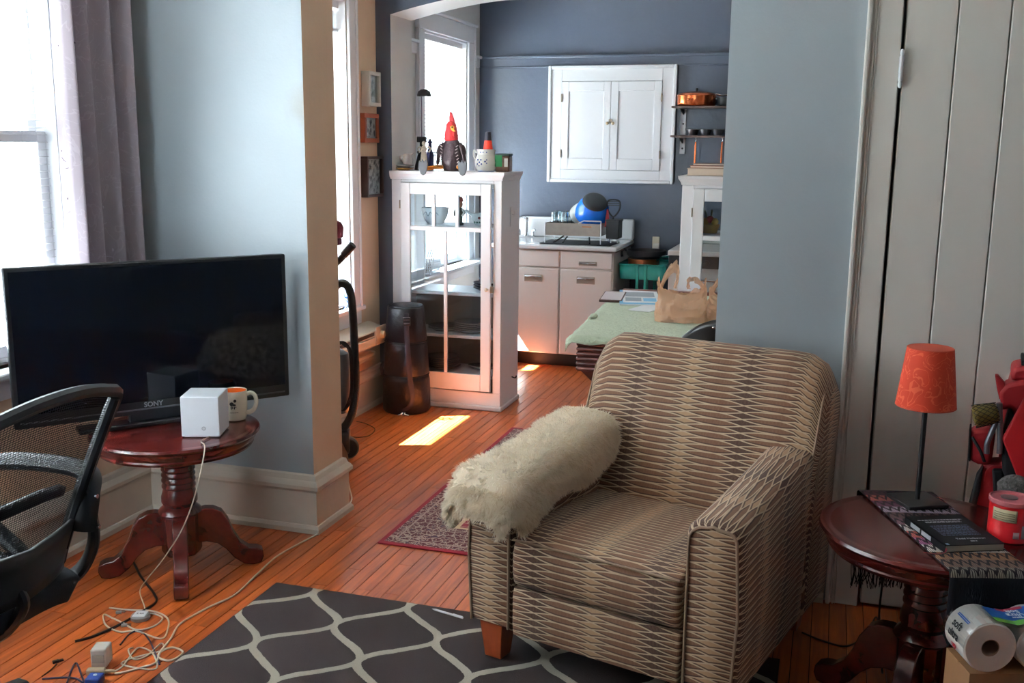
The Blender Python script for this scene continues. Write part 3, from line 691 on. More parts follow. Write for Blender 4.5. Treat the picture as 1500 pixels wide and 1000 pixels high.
pk.build('dog_print', mat('print_black', (30, 28, 28), .5), mg)
pk = MB()
for k in range(9): q = mugdot(A0-.3+k*.075, .036, .0014, .0016); pk.add(q.v, q.f)
pk.build('caption_print', MATS['print_black'], mg)

# ================================================================== OFFICE CHAIR
oc = thing('office_chair', 'black mesh office chair with curved arms in front of the television table', 'office chair', (-2.08, 1.865, 0), radians(-90))
ob = mat('chair_black', (24, 28, 34), .42); cush = mat('chair_cushion', (22, 28, 38), .8, bump=.3, bs=400)
def bks(u, v):
    """back surface: u across -1..1, v up 0..1"""
    wd = .215+.045*v-.02*(1-v)**2
    x = u*wd; z = .50+.52*v - (.05*(u*u) if v > .9 else .05*u*u*v); y = .235+.17*v**1.2-.05*(u*u)
    return (x, y, z)
N_ = 26
ring = [bks(-1+2*k/8, 0) for k in range(9)]+[bks(1, k/10) for k in range(1, 11)]+[bks(1-2*k/8, 1) for k in range(1, 9)]+[bks(-1, 1-k/10) for k in range(1, 10)]
MB().tube(ring, .017, 8, closed=True, sub=3).build('back_frame', ob, oc)
ms = MB()
for k in range(1, 70):
    v = .16+.82*k/70
    for j in range(12):
        u0, u1 = -.97+1.94*j/12, -.97+1.94*(j+1)/12; a, b_ = Vector(bks(u0, v)), Vector(bks(u1, v)); e = Vector((0, 0, .0016)); ms.add([a, b_, b_+e, a+e], [(0, 1, 2, 3)])
for k in range(1, 64):
    u = -.97+1.94*k/64
    for j in range(10):
        v0, v1 = .16+.82*j/10, .16+.82*(j+1)/10; a, b_ = Vector(bks(u, v0)), Vector(bks(u, v1)); e = Vector((.0016, 0, 0)); ms.add([a, b_, b_+e, a+e], [(0, 1, 2, 3)])
o = ms.build('back_mesh', mat('chair_mesh', (18, 22, 30), .7), oc, smooth=0); o['kind'] = 'stuff'
MB().grid(lambda u, v: tuple(Vector(bks(-.98+1.96*u, .02+.27*v))+Vector((0, .012, -.02+.02*(abs(2*u-1))))), 16, 4).build('lumbar_panel', ob, oc, solid=.012)
MB().grid(lambda u, v: tuple(Vector(bks(-.9+1.8*u, .43+.05*v-.02*(abs(2*u-1)**2)))+Vector((0, -.05, 0))), 16, 3).build('lumbar_bar', ob, oc, solid=.02)
MB().tube([bks(0, .05), (0, .25, .48), (0, .17, .40), (0, .06, .385)], .03, 10, flat=.5).build('back_stem', ob, oc)
for sx in (-1, 1):
    MB().tube([tuple(Vector(bks(sx*.93, .12+.85*k/6))+Vector((0, .008, 0))) for k in range(7)], .014, 8).build('side_rib', ob, oc)
    x = sx*.265
    a = MB().tube([(sx*.215, .26, .60), (sx*.235, .265, .69), (x, .24, .74), (x+sx*.01, .12, .75), (x+sx*.01, -.06, .735), (x, -.14, .68), (x, -.10, .56), (x, .0, .48), (x-sx*.03, .06, .42), (sx*.17, .07, .40)], .022, 10, sub=8, flat=1.35)
    ao = a.build('armrest', ob, oc)
    br = MB().tube([(sx*.232, .252, .735), (sx*.24, .265, .65), (sx*.246, .262, .56), (sx*.25, .215, .475), (sx*.225, .15, .425), (sx*.17, .10, .41)], .026, 10, sub=8, flat=.6).build('bracket', ob, oc)
    for zz in (.69, .605): MB().cyl((sx*.236, .28, zz), (sx*.238, .292, zz), .0065, n=12).build('bolt', chrome, br)
MB().grid(lambda u, v: (.235*(2*u-1)*(1-.06*(2*v-1)**2), -.24+.46*v, .475-.03*(2*v-1)**4-.02*(2*u-1)**4), 14, 14).build('seat', cush, oc, solid=.07, sub=1)
MB().box((-.14, -.14, .37), (.14, .14, .415)).build('seat_plate', ob, oc, bevel=.01)
MB().cyl((0, -.1, .1), (0, -.1, .38), .028, n=16).build('gas_lift', darkm, oc)
for k in range(5):
    a = 2*pi*k/5+.45
    MB().prism([(.02, .075), (.02, .12), (.29, .085), (.3, .06)], -.022, .022, 'y').xf(Matrix.Translation((0, -.1, 0)) @ Matrix.Rotation(a, 4, 'Z')).build('base_spoke', ob, oc, bevel=.006)
    cx, cy = .285*cos(a), .285*sin(a)-.1
    MB().cyl((cx-.02*sin(a), cy+.02*cos(a), .028), (cx+.02*sin(a), cy-.02*cos(a), .028), .028, n=16).build('caster', blackp, oc, bevel=.004)

# ================================================================== CURTAIN
def curtm():
    n = NT('curtain_cloth', .85); n.b.inputs['Sheen Weight'].default_value = .3
    tr = n.N.new('ShaderNodeBsdfTranslucent'); tr.inputs[0].default_value = (*lin((176, 166, 182)), 1)
    mx = n.N.new('ShaderNodeMixShader'); mx.inputs[0].default_value = .22
    n.L.new(n.b.outputs[0], mx.inputs[1]); n.L.new(tr.outputs[0], mx.inputs[2]); n.L.new(mx.outputs[0], n.N['Material Output'].inputs[0])
    v = n.coord(); e = n.voro(v, 6); f = n.noise(v, 5, 2, 3)
    c = n.mix(n.math('MULTIPLY', n.math('LESS_THAN', n.math('ABSOLUTE', n.math('SUBTRACT', f, .5)), .012), .5), (178, 166, 174), (200, 190, 198))
    n.color(c); n.bump(n.noise(v, 300, 2), .2, .002); return n.m
ct = thing('curtain', 'mauve grey curtain with embroidered flowers beside the window', 'curtain', (-2.70, 3.33, 0))
def cfold(u, z):
    sp = (.43-.03*(z/2.4))
    y = 3.13+sp*u+.014*sin(u*23+1); x = -2.715+.045*sin(u*2*pi*3.6+.4)*(1+.25*sin(z*1.1+u*4))+.012*sin(u*31)
    return Vector((x, y+.02*sin(z*.9)*(u-.3), z))
MB().grid(lambda u, v: tuple(cfold(u, .66+1.87*v)), 90, 24).build('cloth', curtm(), ct, world=True, smooth=80, solid=.002)
MB().cyl((-2.71, 1.4, 2.55), (-2.71, 3.58, 2.55), .012, n=12).build('rod', mat('rod_white', (210, 208, 205), .4), ct, world=True)
em = mat('embroidery_dark', (92, 78, 92), .8); el = mat('embroidery_light', (184, 174, 186), .8)
def motif(u0, z0, s, mt):
    q = MB(); P_ = lambda du, dz: tuple(cfold(u0+du*s/.43, z0+dz*s)+Vector((.0045, 0, 0)))
    q.tube([P_(.0, .1), P_(.2, .0), P_(.12, -.35), P_(-.1, -.6), P_(.1, -.85), P_(.35, -.7)], .0022, 5)
    for du, dz, r in ((-.05, .22, .16), (.2, .32, .12), (-.2, .05, .12), (.3, -.1, .1)):
        c = Vector(P_(du, dz)); q.sph(c, (.003, r*s*.5, r*s*.6), 10, 6)
    q.build('embroidery', mt, ct, world=True)
for u0, z0 in ((.09, 1.95), (.12, 1.55), (.14, 1.38)): motif(u0, z0, .055, em)
for u0, z0 in ((.42, 1.52), (.45, 1.36), (.4, 1.82), (.5, 1.15), (.35, 2.1)): motif(u0, z0, .10, el)

# ================================================================== CABLES AND PLUGS
whc = mat('white_cable', (206, 196, 180), .5); blc = mat('black_cable', (26, 20, 22), .5); nvc = mat('navy_cable', (38, 38, 74), .5)
def cable(name, label, pts, r, mt, group=None):
    q = [Vector(p) if len(p) == 3 and abs(p[0]) < 20 else PZ(p[0], p[1], (p[2] if len(p) > 2 else 0)+r) for p in pts]
    o = MB().tube(q, r, 8, sub=8).build(name, mt, smooth=60); return tag(o, label, 'cable', group)
k0 = Vector((-2.05, 3.022, .575))
cable('power_cable', 'white cable dropping from the cube router over the table edge', [(-2.085, 3.05, .566), (-2.075, 2.98, .566), PZ(300, 655, .566), PY(293, 695, 2.81), PY(281, 740, 2.83), PY(264, 780, 2.87), PZ(238, 820, .06), PZ(218, 845, .015), (205, 865), (212, 890), (208, 905)], .0022, whc)
cable('extension_cord', 'long white cord curving across the floor to the wall stub', [(505, 668), (507, 690), (512, 715), (515, 732), (505, 745), (493, 760), (470, 779), (440, 795), (405, 815), (375, 842), (345, 870), (310, 887), (285, 900), (262, 915), (250, 935), (238, 950), (232, 962), (250, 967), (268, 955), (252, 948), (235, 955), (228, 970), (205, 978), (178, 985), (168, 986)], .0035, whc)
cable('cord_loop', 'white looped cord bundle around the round charger puck', [(160, 890), (190, 893), (225, 895), (245, 905), (246, 920), (236, 935), (200, 924), (175, 925), (155, 915), (152, 900), (165, 905), (180, 912), (200, 922), (225, 917), (238, 905), (222, 898), (205, 900)], .003, whc)
cable('cord_tangle', 'white tangled cord lying beside the power adapter', [(165, 985), (180, 975), (195, 955), (205, 948), (222, 955), (230, 972), (225, 980), (200, 978), (178, 972), (190, 965), (215, 958), (238, 952), (236, 942), (215, 960), (196, 965), (188, 952), (195, 948)], .0026, whc)
cable('screen_cable', 'black cable hanging behind the table column to the floor', [(-2.36, 3.2, .30), (-2.35, 3.08, .22), PZ(193, 800, .05), (203, 838), (225, 868), (228, 882), (205, 897), (170, 917), (135, 932), (110, 939)], .0042, blc)
cable('navy_cord', 'navy cord coiled at the front edge of the floor', [(62, 994), (90, 992), (110, 993), (122, 999), (118, 985), (112, 971), (106, 978), (98, 1000)], .003, nvc)
cable('charging_lead', 'dark lead running from the puck to the cord tangle', [(176, 944), (190, 928), (205, 924), (218, 936), (228, 958), (234, 973)], .0026, nvc)
cable('thin_lead', 'thin brown lead with a tiny plug near the chair', [(62, 990), (75, 980), (83, 972)], .002, mat('brown_cable', (70, 40, 30), .6))
cable('lamp_cord', 'dark lamp cord on the boards beneath the right-hand table', [(1175, 926), (1205, 938), (1240, 946), (1268, 930), (1285, 905), (.24, 3.1, .02), (.22, 3.15, .2), (.24, 3.18, .5)], .0032, blc)
cable('vacuum_cord_end', 'thin dark cord loop on the boards behind the vacuum', [(498, 635), (520, 640), (540, 638), (549, 628), (535, 620), (522, 617)], .0022, blc)
pu = thing('charger_puck', 'small round grey white charger puck among the cords', 'charger', tuple(PZ(206, 906)), .3)
MB().lathe([(0, 0), (.03, 0), (.032, .003), (.032, .013), (.028, .018), (0, .018)], n=28).build('body', mat('puck_grey', (150, 150, 152), .4), pu)
MB().obox((0, 0, .0185), (.042, .042, .002)).build('top_label', wp, pu, bevel=.006)
text('puck_text', '2.4A', .014, mat('print_grey', (90, 92, 100), .5), pu, Matrix.Translation((0, 0, .0197)), world=False)
for (px, py, rz, lb) in ((184, 917, .5, 'white usb plug in front of the puck'), (176, 898, .4, 'grey usb plug left of the puck'), (84, 970, .9, 'tiny dark plug near the office chair')):
    p = PZ(px, py); u_ = thing('usb_plug', lb, 'plug', tuple(p), rz, 'usb plugs on the floor')
    dk = 'dark' in lb
    MB().box((-.014, -.006, 0), (.006, .006, .009)).build('grip', MATS['puck_grey'] if not dk else blc, u_, bevel=.002)
    MB().box((.006, -.0045, .002), (.018, .0045, .007)).build('shell', chrome if not dk else blc, u_)
pa = PZ(147, 972)
ad = thing('power_adapter', 'white box power adapter standing on a beige plug', 'adapter', tuple(pa), radians(20))
MB().box((-.018, -.03, .003), (.03, .028, .062)).build('body', mat('adapter_white', (206, 200, 192), .45), ad, bevel=.004)
MB().box((-.012, -.034, .02), (.024, -.030, .045)).build('face_plate', mat('adapter_face', (170, 165, 158), .5), ad)
pb = PZ(143, 988)
bp_ = thing('plug_tap', 'beige triple tap under the power adapter', 'plug', tuple(pb), radians(20))
MB().box((-.032, -.012, 0), (.024, .012, .022)).build('body', mat('beige_rubber', (176, 158, 130), .6), bp_, bevel=.006)
MB().tube([(.024, 0, .011), (.038, 0, .011), (.05, .004, .008)], .006, 8).build('strain_relief', MATS['beige_rubber'], bp_)
pc = PZ(141, 999)
bl_ = thing('blue_plug', 'blue plug with a white dot at the bottom edge', 'plug', tuple(pc), radians(15))
MB().box((-.022, -.03, 0), (.022, .014, .026)).build('body', mat('blue_plastic', (24, 56, 130), .4), bl_, bevel=.004)
MB().cyl((0, -.004, .026), (0, -.004, .0275), .006, n=16).build('dot', wp, bl_)
pn = thing('pen', 'white pen lying on the trellis rug by the armchair leg', 'pen', tuple(PZ(657, 900, .0095)), radians(-14))
MB().cyl((-.055, 0, .004), (.06, 0, .004), .004, n=12).cyl((-.07, 0, .004), (-.055, 0, .004), .001, .004, n=12).build('barrel', wp, pn)
MB().box((.02, -.0015, .008), (.058, .0015, .0095)).build('clip', wp, pn)

# ================================================================== DINING ROOM
# vacuum cleaner standing behind the wall stub (floor contact at its wheel)
VY = 4.60
vq = lambda x, y, dy=0: PY(x, y, VY+dy)
vc = thing('vacuum_cleaner', 'upright vacuum cleaner with black hose behind the cream wall end', 'vacuum', tuple(PZ(500, 668)), 0)
vb = mat('vacuum_black', (26, 26, 30), .35); vg = mat('vacuum_grey', (92, 92, 96), .4)
hs = MB().tube([vq(489, 470), vq(488, 430), vq(496, 416), vq(508, 418), vq(515, 440), vq(519, 500), vq(521, 560), vq(517, 600), vq(507, 622), vq(497, 628)], .021, 12, sub=10)
hs.build('hose', mat('hose_black', (30, 32, 38), .5, bump=.6, bs=300), vc, world=True)
MB().tube([vq(480, 620), vq(481, 520), vq(482, 420), vq(484, 395), vq(500, 378), vq(510, 365)], .017, 10, sub=4).build('wand', vb, vc, world=True)
MB().cyl(vq(503, 374), vq(517, 358), .021, n=14).build('hand_grip', vb, vc, world=True, bevel=.004)
for k in range(3):
    MB().tube([vq(500-3+k*2, 500, -.03), vq(511+k*2, 515, -.035), vq(514+k*1.5, 560, -.035), vq(509+k*2, 590, -.035), vq(498+k, 600, -.035), vq(492+k, 560, -.035), vq(492, 520, -.035)], .0035, 6, closed=True).build('cord', blc, vc, world=True)
MB().tube([vq(493, 505, .02), vq(501, 503, .04), vq(507, 508, .04)], .006, 8).build('cord_hook', vb, vc, world=True)
p = vq(491, 560)
MB().lathe([(0, -.16), (.055, -.16), (.07, -.12), (.072, .1), (.06, .15), (.03, .17), (0, .17)], tuple(p+Vector((0, .02, 0))), n=24).build('dust_bin', vg, vc, world=True)
MB().obox(tuple(vq(484, 640)+Vector((-.02, -.02, 0))), (.2, .16, .12), .3).build('motor_head', vb, vc, world=True, bevel=.03, seg=3)
p0 = PZ(512, 671); cwh = Vector((p0.x-.01, p0.y, .058))
wx = Vector((.62, -.78, 0)).normalized()
wo = MB().cyl(cwh-wx*.03, cwh+wx*.022, .058, n=28).build('wheel', vg, vc, world=True, bevel=.008)
MB().cyl(cwh+wx*.014, cwh+wx*.026, .05, n=28).build('tyre', vb, wo, world=True, bevel=.004)
MB().cyl(cwh-wx*.2, cwh+wx*.0, .012, n=10).build('axle', vb, vc, world=True)
MB().obox(tuple(vq(500, 645)), (.09, .12, .13), .4).build('bracket', vb, vc, world=True, bevel=.02)
# scrap of brown wrapping paper leaning at the foot of the stub
q = MB().grid(lambda u, v: (-2.03+.042*u+.006*sin(v*9), 3.90+.03*u+.008*(1+sin(v*7+u*4)), .003+.34*v*(1-.25*u)), 5, 12)
tag(q.build('wrapping_paper', mat('brown_paper', (150, 108, 82), .45, bump=.5, bs=30), smooth=60, solid=.002), 'torn brown wrapping scrap leaning on the wall stub end', 'paper')
# broom standing head-up behind the stub: only its maroon head shows
bp0 = PY(490, 342, 4.45)
bro = thing('broom', 'maroon broom head standing upright above the vacuum cleaner', 'broom', (bp0.x-.03, 4.45, 0))
MB().cyl((0, 0, 0), (0, 0, bp0.z-.04), .011, n=12).build('handle', mat('broom_handle', (150, 120, 90), .5), bro)
MB().box((-.13, -.02, bp0.z-.055), (.062, .02, bp0.z-.02)).build('socket', mat('maroon_plastic', (96, 26, 40), .4), bro, bevel=.008)
MB().prism([(-.135, bp0.z-.02), (.066, bp0.z-.02), (.07, bp0.z+.03), (.058, bp0.z+.055), (.03, bp0.z+.064), (-.12, bp0.z+.064)], -.024, .024, 'y').build('bristles', mat('maroon_bristle', (120, 34, 54), .9, bump=.8, bs=200, stretch=(6, 6, .3)), bro, bevel=.006)

# wall heater under the dining window
ht = thing('wall_heater', 'cream wall heater with a round dial below the dining window', 'heater', (DX, 5.1, .42))
hm = mat('heater_cream', (206, 196, 178), .4, .1); HXF = -2.555
MB().prism([(DX, .42), (HXF+.0, .42), (HXF, .515), (DX+.02, .545), (DX, .545)], 4.55, 5.60, 'y').xf(Matrix.Identity(4)).build('body', hm, ht, world=True, bevel=.004)
MB().box((HXF-.002, 4.57, .432), (HXF+.006, 5.44, .478)).build('front_panel', hm, ht, world=True, bevel=.003)
MB().box((HXF-.004, 4.57, .487), (HXF+.002, 5.44, .508)).build('slot', mat('heater_slot', (70, 62, 56), .6), ht, world=True)
MB().box((HXF-.002, 5.46, .425), (HXF+.006, 5.60, .535)).build('control_box', hm, ht, world=True, bevel=.004)
MB().cyl((HXF+.006, 5.53, .48), (HXF+.028, 5.53, .48), .024, .02, n=24).build('dial', mat('dial_ivory', (216, 200, 168), .4), ht, world=True, bevel=.003)

# three framed photographs on the cream wall
def photo(seed):
    n = NT('old_photograph_%d' % seed, .35); v = n.coord(); n1 = n.noise(v, 22+seed*4, 3, .8); n2 = n.voro(v, 24+seed*3, 'F1')
    n.color(n.ramp(n.math('ADD', n.math('MULTIPLY', n1, .7), n.math('MULTIPLY', n2, .5)), (.38, (60, 60, 64)), (.52, (140, 136, 132)), (.66, (222, 218, 212)))); return n.m
def pframe(yc, zc, w, h, dep, mt, label, bw_, seed, tilt=0):
    t = thing('picture_frame', label, 'picture frame', (DX, yc, zc), 0, 'framed photographs beside the dining window')
    x0 = DX+.002
    for nm, a, b_ in (('rail', (x0, yc-w/2, zc+h/2-bw_), (x0+dep, yc+w/2, zc+h/2)), ('rail', (x0, yc-w/2, zc-h/2), (x0+dep, yc+w/2, zc-h/2+bw_)), ('stile', (x0, yc-w/2, zc-h/2+bw_), (x0+dep, yc-w/2+bw_, zc+h/2-bw_)), ('stile', (x0, yc+w/2-bw_, zc-h/2+bw_), (x0+dep, yc+w/2, zc+h/2-bw_))):
        MB().box(a, b_).build(nm, mt, t, world=True, bevel=.002)
    MB().box((x0, yc-w/2+bw_*.5, zc-h/2+bw_*.5), (x0+dep*.55, yc+w/2-bw_*.5, zc+h/2-bw_*.5)).build('mount', mat('photo_mount', (205, 202, 196), .6), t, world=True)
    MB().box((x0+dep*.55, yc-w/2+bw_*1.35, zc-h/2+bw_*1.35), (x0+dep*.6, yc+w/2-bw_*1.35, zc+h/2-bw_*1.35)).build('photograph', photo(seed), t, world=True)
    MB().box((x0+dep*.75, yc-w/2+bw_*.9, zc-h/2+bw_*.9), (x0+dep*.77, yc+w/2-bw_*.9, zc+h/2-bw_*.9)).build('pane', glass, t, world=True)
    return t
pframe(5.645, 1.925, .155, .20, .055, mat('frame_silver', (196, 192, 182), .35), 'silver deep box frame, topmost of the three photographs', .022, 1)
pframe(5.645, 1.70, .20, .17, .03, mat('frame_orange', (150, 74, 44), .4), 'reddish wood frame, middle of the three photographs', .026, 2)
pframe(5.655, 1.415, .225, .24, .045, mat('frame_dark', (58, 36, 34), .4), 'dark brown frame, lowest of the three photographs', .016, 3)
# blue wire ornament on the sill
wo_ = thing('wire_ornament', 'small blue twisted wire ornament on the dining window sill', 'ornament', (DX+.012, 5.30, WD[2]+.002))
MB().tube([(.0, -.03, .0), (0, .02, .03), (.004, -.02, .06), (0, .03, .09), (0, 0, .12), (.003, -.03, .08), (0, .035, .05), (0, -.01, .01)], .004, 6, closed=True).build('wire', mat('ornament_blue', (40, 84, 168), .35), wo_)
MB().sph((0, 0, .13), .012).sph((0, .025, .1), .009).build('bead', mat('ornament_bead', (90, 150, 190), .2), wo_)

# drum case: three-tier black padded bag
db = PZ(594, 601)
dr = thing('drum_case', 'black padded conical drum case with straps beside the glass cabinet', 'drum case', (db.x, db.y+.02, 0))
dbm = mat('black_nylon', (15, 13, 21), .42, bump=.5, bs=26)
MB().lathe([(0, .003), (.138, .003), (.146, .015), (.143, .2), (.136, .225), (.128, .23)], n=36).build('lower_tier', dbm, dr, smooth=50)
MB().lathe([(.118, .228), (.134, .23), (.139, .245), (.13, .42), (.124, .435), (.118, .437)], n=36).build('middle_tier', dbm, dr, smooth=50)
MB().lathe([(.10, .436), (.123, .437), (.127, .45), (.111, .64), (.104, .655), (.085, .66), (0, .662)], n=36).build('upper_tier', dbm, dr, smooth=50)
for zz, rr in ((.232, .141), (.438, .131), (.646, .111)): MB().lathe([(rr-.004, zz-.004), (rr+.001, zz), (rr-.004, zz+.004)], n=36).build('zip', mat('zip_black', (20, 18, 22), .4), dr)
sa = radians(-65)
def on(r, z, a): return (r*cos(a), r*sin(a), z)
strap = mat('webbing', (50, 47, 60), .5)
MB().tube([on(.118, .62, sa), on(.13, .5, sa), on(.144, .38, sa+.05), on(.15, .22, sa+.12), on(.158, .12, sa+.2), on(.15, .06, sa+.1), on(.152, .03, sa-.2)], .016, 6, flat=.25).build('shoulder_strap', strap, dr)
for zz in (.50, .30): MB().tube([on(.136, zz, sa-1.9), on(.165, zz-.04, sa-2.0), on(.15, zz-.09, sa-1.9)], .012, 6, flat=.3).build('side_loop', strap, dr)
MB().obox(on(.134, .575, sa), (.045, .02, .05), sa+pi/2).build('buckle', blackp, dr, bevel=.004)
for k in range(2): MB().obox(on(.146, .565+.02*k, sa), (.034, .006, .004), sa+pi/2).build('buckle_bar', mat('buckle_grey', (80, 80, 88), .4), dr)
MB().tube([on(.15, .02, sa-.1), on(.16, .012, sa-.1), on(.165, .006, sa+.05)], .006, 6).tube([on(.15, .02, sa-.2), on(.162, .012, sa-.25), on(.17, .006, sa-.35)], .005, 6).build('strap_clip', chrome, dr)

# ================================================================== GLASS CHINA CABINETS
CH = 1.45
def china_cabinet(x0, x1, label, detail=True):
    """front at DY0, solid back up to the middle shelf and glazed above"""
    t = thing('china_cabinet', label, 'cabinet', ((x0+x1)/2, DY0, 0))
    f, bk_ = DY0-.012, DY1+.03
    cw = white; e = .02
    for nm, a, b_ in (('side_panel', (x0, f+.022, .0), (x0+e, bk_-.022, 1.40)), ('side_panel', (x1-e, f+.022, .0), (x1, bk_-.022, 1.40)),
                      ('bottom_panel', (x0+e, f+.03, .19), (x1-e, bk_-.03, .21)), ('shelf', (x0+e, f+.03, .435), (x1-e, bk_-.03, .455)), ('shelf', (x0+e, f+.03, .70), (x1-e, bk_-.03, .722)),
                      ('shelf', (x0+e, f+.03, 1.108), (x1-e, bk_-.03, 1.125)), ('plinth', (x0, f, 0), (x1, f+.022, .11)), ('stile', (x0, f, .11), (x0+.065, f+.022, 1.40)), ('stile', (x1-.05, f, .11), (x1, f+.022, 1.40)),
                      ('top_rail', (x0+.065, f, 1.382), (x1-.05, f+.022, 1.40)), ('top_panel', (x0, f, 1.40), (x1, bk_, 1.415))):
        MB().box(a, b_).build(nm, cw, t, world=True, bevel=.003)
    MB().box((x0+e, bk_-.03, .0), (x1-e, bk_-.018, .70)).build('back_panel', mat('cabinet_back', (170, 160, 150), .6), t, world=True)
    for nm, a, b_ in (('back_stile', (x0, bk_-.022, 0), (x0+.07, bk_, 1.40)), ('back_stile', (x1-.07, bk_-.022, 0), (x1, bk_, 1.40)), ('back_rail', (x0+.07, bk_-.022, 1.34), (x1-.07, bk_, 1.40))): MB().box(a, b_).build(nm, cw, t, world=True)
    o_ = .0
    MB().add([(x0-.004, f-.004, 1.40), (x1+.004, f-.004, 1.40), (x1+.004, bk_, 1.40), (x0-.004, bk_, 1.40), (x0-.008, f-.01, 1.415), (x1+.008, f-.01, 1.415), (x1+.008, bk_, 1.415), (x0-.008, bk_, 1.415),
              (x0-(.004 if x0 < -2 else .02), f-.024, 1.434), (x1+.02, f-.024, 1.434), (x1+.02, bk_, 1.434), (x0-(.004 if x0 < -2 else .02), bk_, 1.434), (x0-(.004 if x0 < -2 else .022), f-.026, CH), (x1+.022, f-.026, CH), (x1+.022, bk_, CH), (x0-(.004 if x0 < -2 else .022), bk_, CH)],
             [(i+4*k, (i+1) % 4+4*k, (i+1) % 4+4*k+4, i+4*k+4) for k in range(3) for i in range(4)]+[(12, 13, 14, 15), (3, 2, 1, 0)]).build('crown', cw, t, world=True, smooth=0)
    MB().box((x0-.006, f-.02, 0), (x1+.006, f, .03)).box((x1, f-.02, 0), (x1+.012, bk_, .03)).box((x0-.012, f-.02, 0), (x0, bk_, .03)).build('shoe_moulding', cw, t, world=True, bevel=.006)
    # door
    dx0, dx1, dz0, dz1 = x0+.065, x1-.06, .12, 1.38
    dd = MB(); y0, y1 = f-.022, f-.001; gx0, gx1 = dx0+.063, dx1-.063
    for a, b_ in (((dx0, y0, dz0), (gx0, y1, dz1)), ((gx1, y0, dz0), (dx1, y1, dz1)), ((gx0, y0, dz0), (gx1, y1, .225)), ((gx0, y0, 1.312), (gx1, y1, dz1)), ((gx0, y0, 1.095), (gx1, y1, 1.122))): dd.box(a, b_)
    do = dd.build('door', cw, t, world=True, bevel=.004)
    xm = (gx0+gx1)/2
    MB().box((xm-.011, y0+.002, .225), (xm+.011, y1, 1.095)).build('muntin', cw, do, world=True, bevel=.003)
    w3 = (gx1-gx0)/3
    for k in (1, 2): MB().box((gx0+w3*k-.011, y0+.002, 1.122), (gx0+w3*k+.011, y1, 1.312)).build('muntin', cw, do, world=True, bevel=.003)
    for a, c in ((gx0, xm-.011), (xm+.011, gx1)): MB().box((a, y0+.009, .225), (c, y0+.012, 1.095)).build('pane', glass, do, world=True, smooth=0)
    for k in range(3): MB().box((gx0+w3*k+(.011 if k else 0), y0+.009, 1.122), (gx0+w3*(k+1)-(.011 if k < 2 else 0), y0+.012, 1.312)).build('pane', glass, do, world=True, smooth=0)
    q = MB().cyl((dx1-.02, y0, .755), (dx1-.02, y0-.012, .755), .006, n=12); q.sph((dx1-.02, y0-.02, .755), (.012, .01, .012), 14, 8); q.build('knob', mat('knob_ivory', (214, 196, 172), .3), do, world=True)
    MB().box((dx1-.002, y0-.004, .735), (dx1+.02, y0+.004, .775)).build('latch', mat('latch_metal', (170, 150, 130), .35, .7), t, world=True, bevel=.002)
    for zz in (1.25, .25): MB().cyl((dx0-.002, y0-.002, zz-.025), (dx0-.002, y0-.002, zz+.025), .004, n=10).build('hinge', mat('hinge_tan', (150, 138, 124), .4, .5), do, world=True)
    return t
china_cabinet(-2.577, -1.87, 'white china cabinet with six-pane glass door carrying the rooster')
china_cabinet(-.81, -.103, 'white china cabinet half hidden behind the dim blue wall, books on top')
# small hooks on the right side of the cabinet
hk = thing('coat_hook', 'small painted hook plate on the china cabinet side', 'hook', (-1.866, 5.95, 1.2))
MB().box((-1.8695, 5.93, 1.12), (-1.862, 5.96, 1.24)).build('plate', white, hk, world=True, bevel=.003)
MB().tube([(-1.862, 5.945, 1.2), (-1.845, 5.945, 1.195), (-1.84, 5.945, 1.215)], .004, 6).build('prong', white, hk, world=True)
hk = thing('coat_hook', 'small metal hook low on the china cabinet side', 'hook', (-1.866, 6.0, .16))
MB().tube([(-1.869, 6.0, .17), (-1.845, 6.0, .165), (-1.838, 6.0, .18)], .004, 6).build('prong', darkm, hk, world=True)

def plate_stack(x, y, z, n, r, label, mt, dz=.012, grp=None):
    for k in range(n):
        rr = r*(1-.015*k) if r > 0 else .1
        od = ['lowest', 'second from bottom', 'third from bottom', 'fourth from bottom', 'fifth from bottom', 'sixth from bottom'][k]
        p_ = thing('plate', label+', '+(od if k < n-1 else 'topmost'), 'plate', (x+random.uniform(-.004, .004), y, z+k*dz), 0, grp)
        MB().lathe([(0, .001), (rr*.55, .001), (rr*.6, 0), (rr*.72, .006), (rr, .017), (rr, .0195), (rr*.7, .0095), (rr*.58, .005), (0, .005)], n=32).build('dish', mt, p_, smooth=40)
        MB().lathe([(rr*.965, .0178), (rr*1.002, .0185), (rr*.995, .0205), (rr*.95, .0185)], n=32).build('rim_band', mat('plate_rim_grey', (110, 100, 98), .3), p_)
ps = lambda px, py, z, Y=5.93: PY(px, py, Y)
YC = 5.94
plate_stack(-2.12, YC, .4555, 5, .115, 'white plate in the tall stack, middle cabinet shelf', china, grp='plates stacked on the middle cabinet shelf')
plate_stack(-2.30, YC, .4555, 2, .105, 'white plate in the low pair, middle cabinet shelf', china, grp='plate pair on the middle cabinet shelf')
plate_stack(-2.31, YC, .2105, 6, .11, 'tan plate in the stack, bottom cabinet shelf', mat('tan_china', (206, 182, 158), .3, coat=.3), grp='plates stacked on the bottom cabinet shelf')
plate_stack(-2.02, YC, .7225, 3, .085, 'dark patterned plate in the cabinet stack', mat('dark_china', (70, 62, 84), .25, var=.5, vs=60, coat=.4), dz=.016, grp='dark plates in the china cabinet')
pt = thing('platter', 'oval white platter standing on the bottom cabinet shelf', 'platter', (-2.06, 6.0, .2105))
MB().lathe([(0, .006), (.075, .006), (.1, .018), (.1, .021), (.07, .011), (0, .01)], n=28, sy=.6).build('dish', china, pt)
MB().lathe([(.07, .0112), (.1, .0205), (.1, .0222), (.07, .0128)], n=28, sy=.6).build('rim_pattern', mat('platter_rim', (110, 96, 90), .4, var=.6, vs=90), pt)
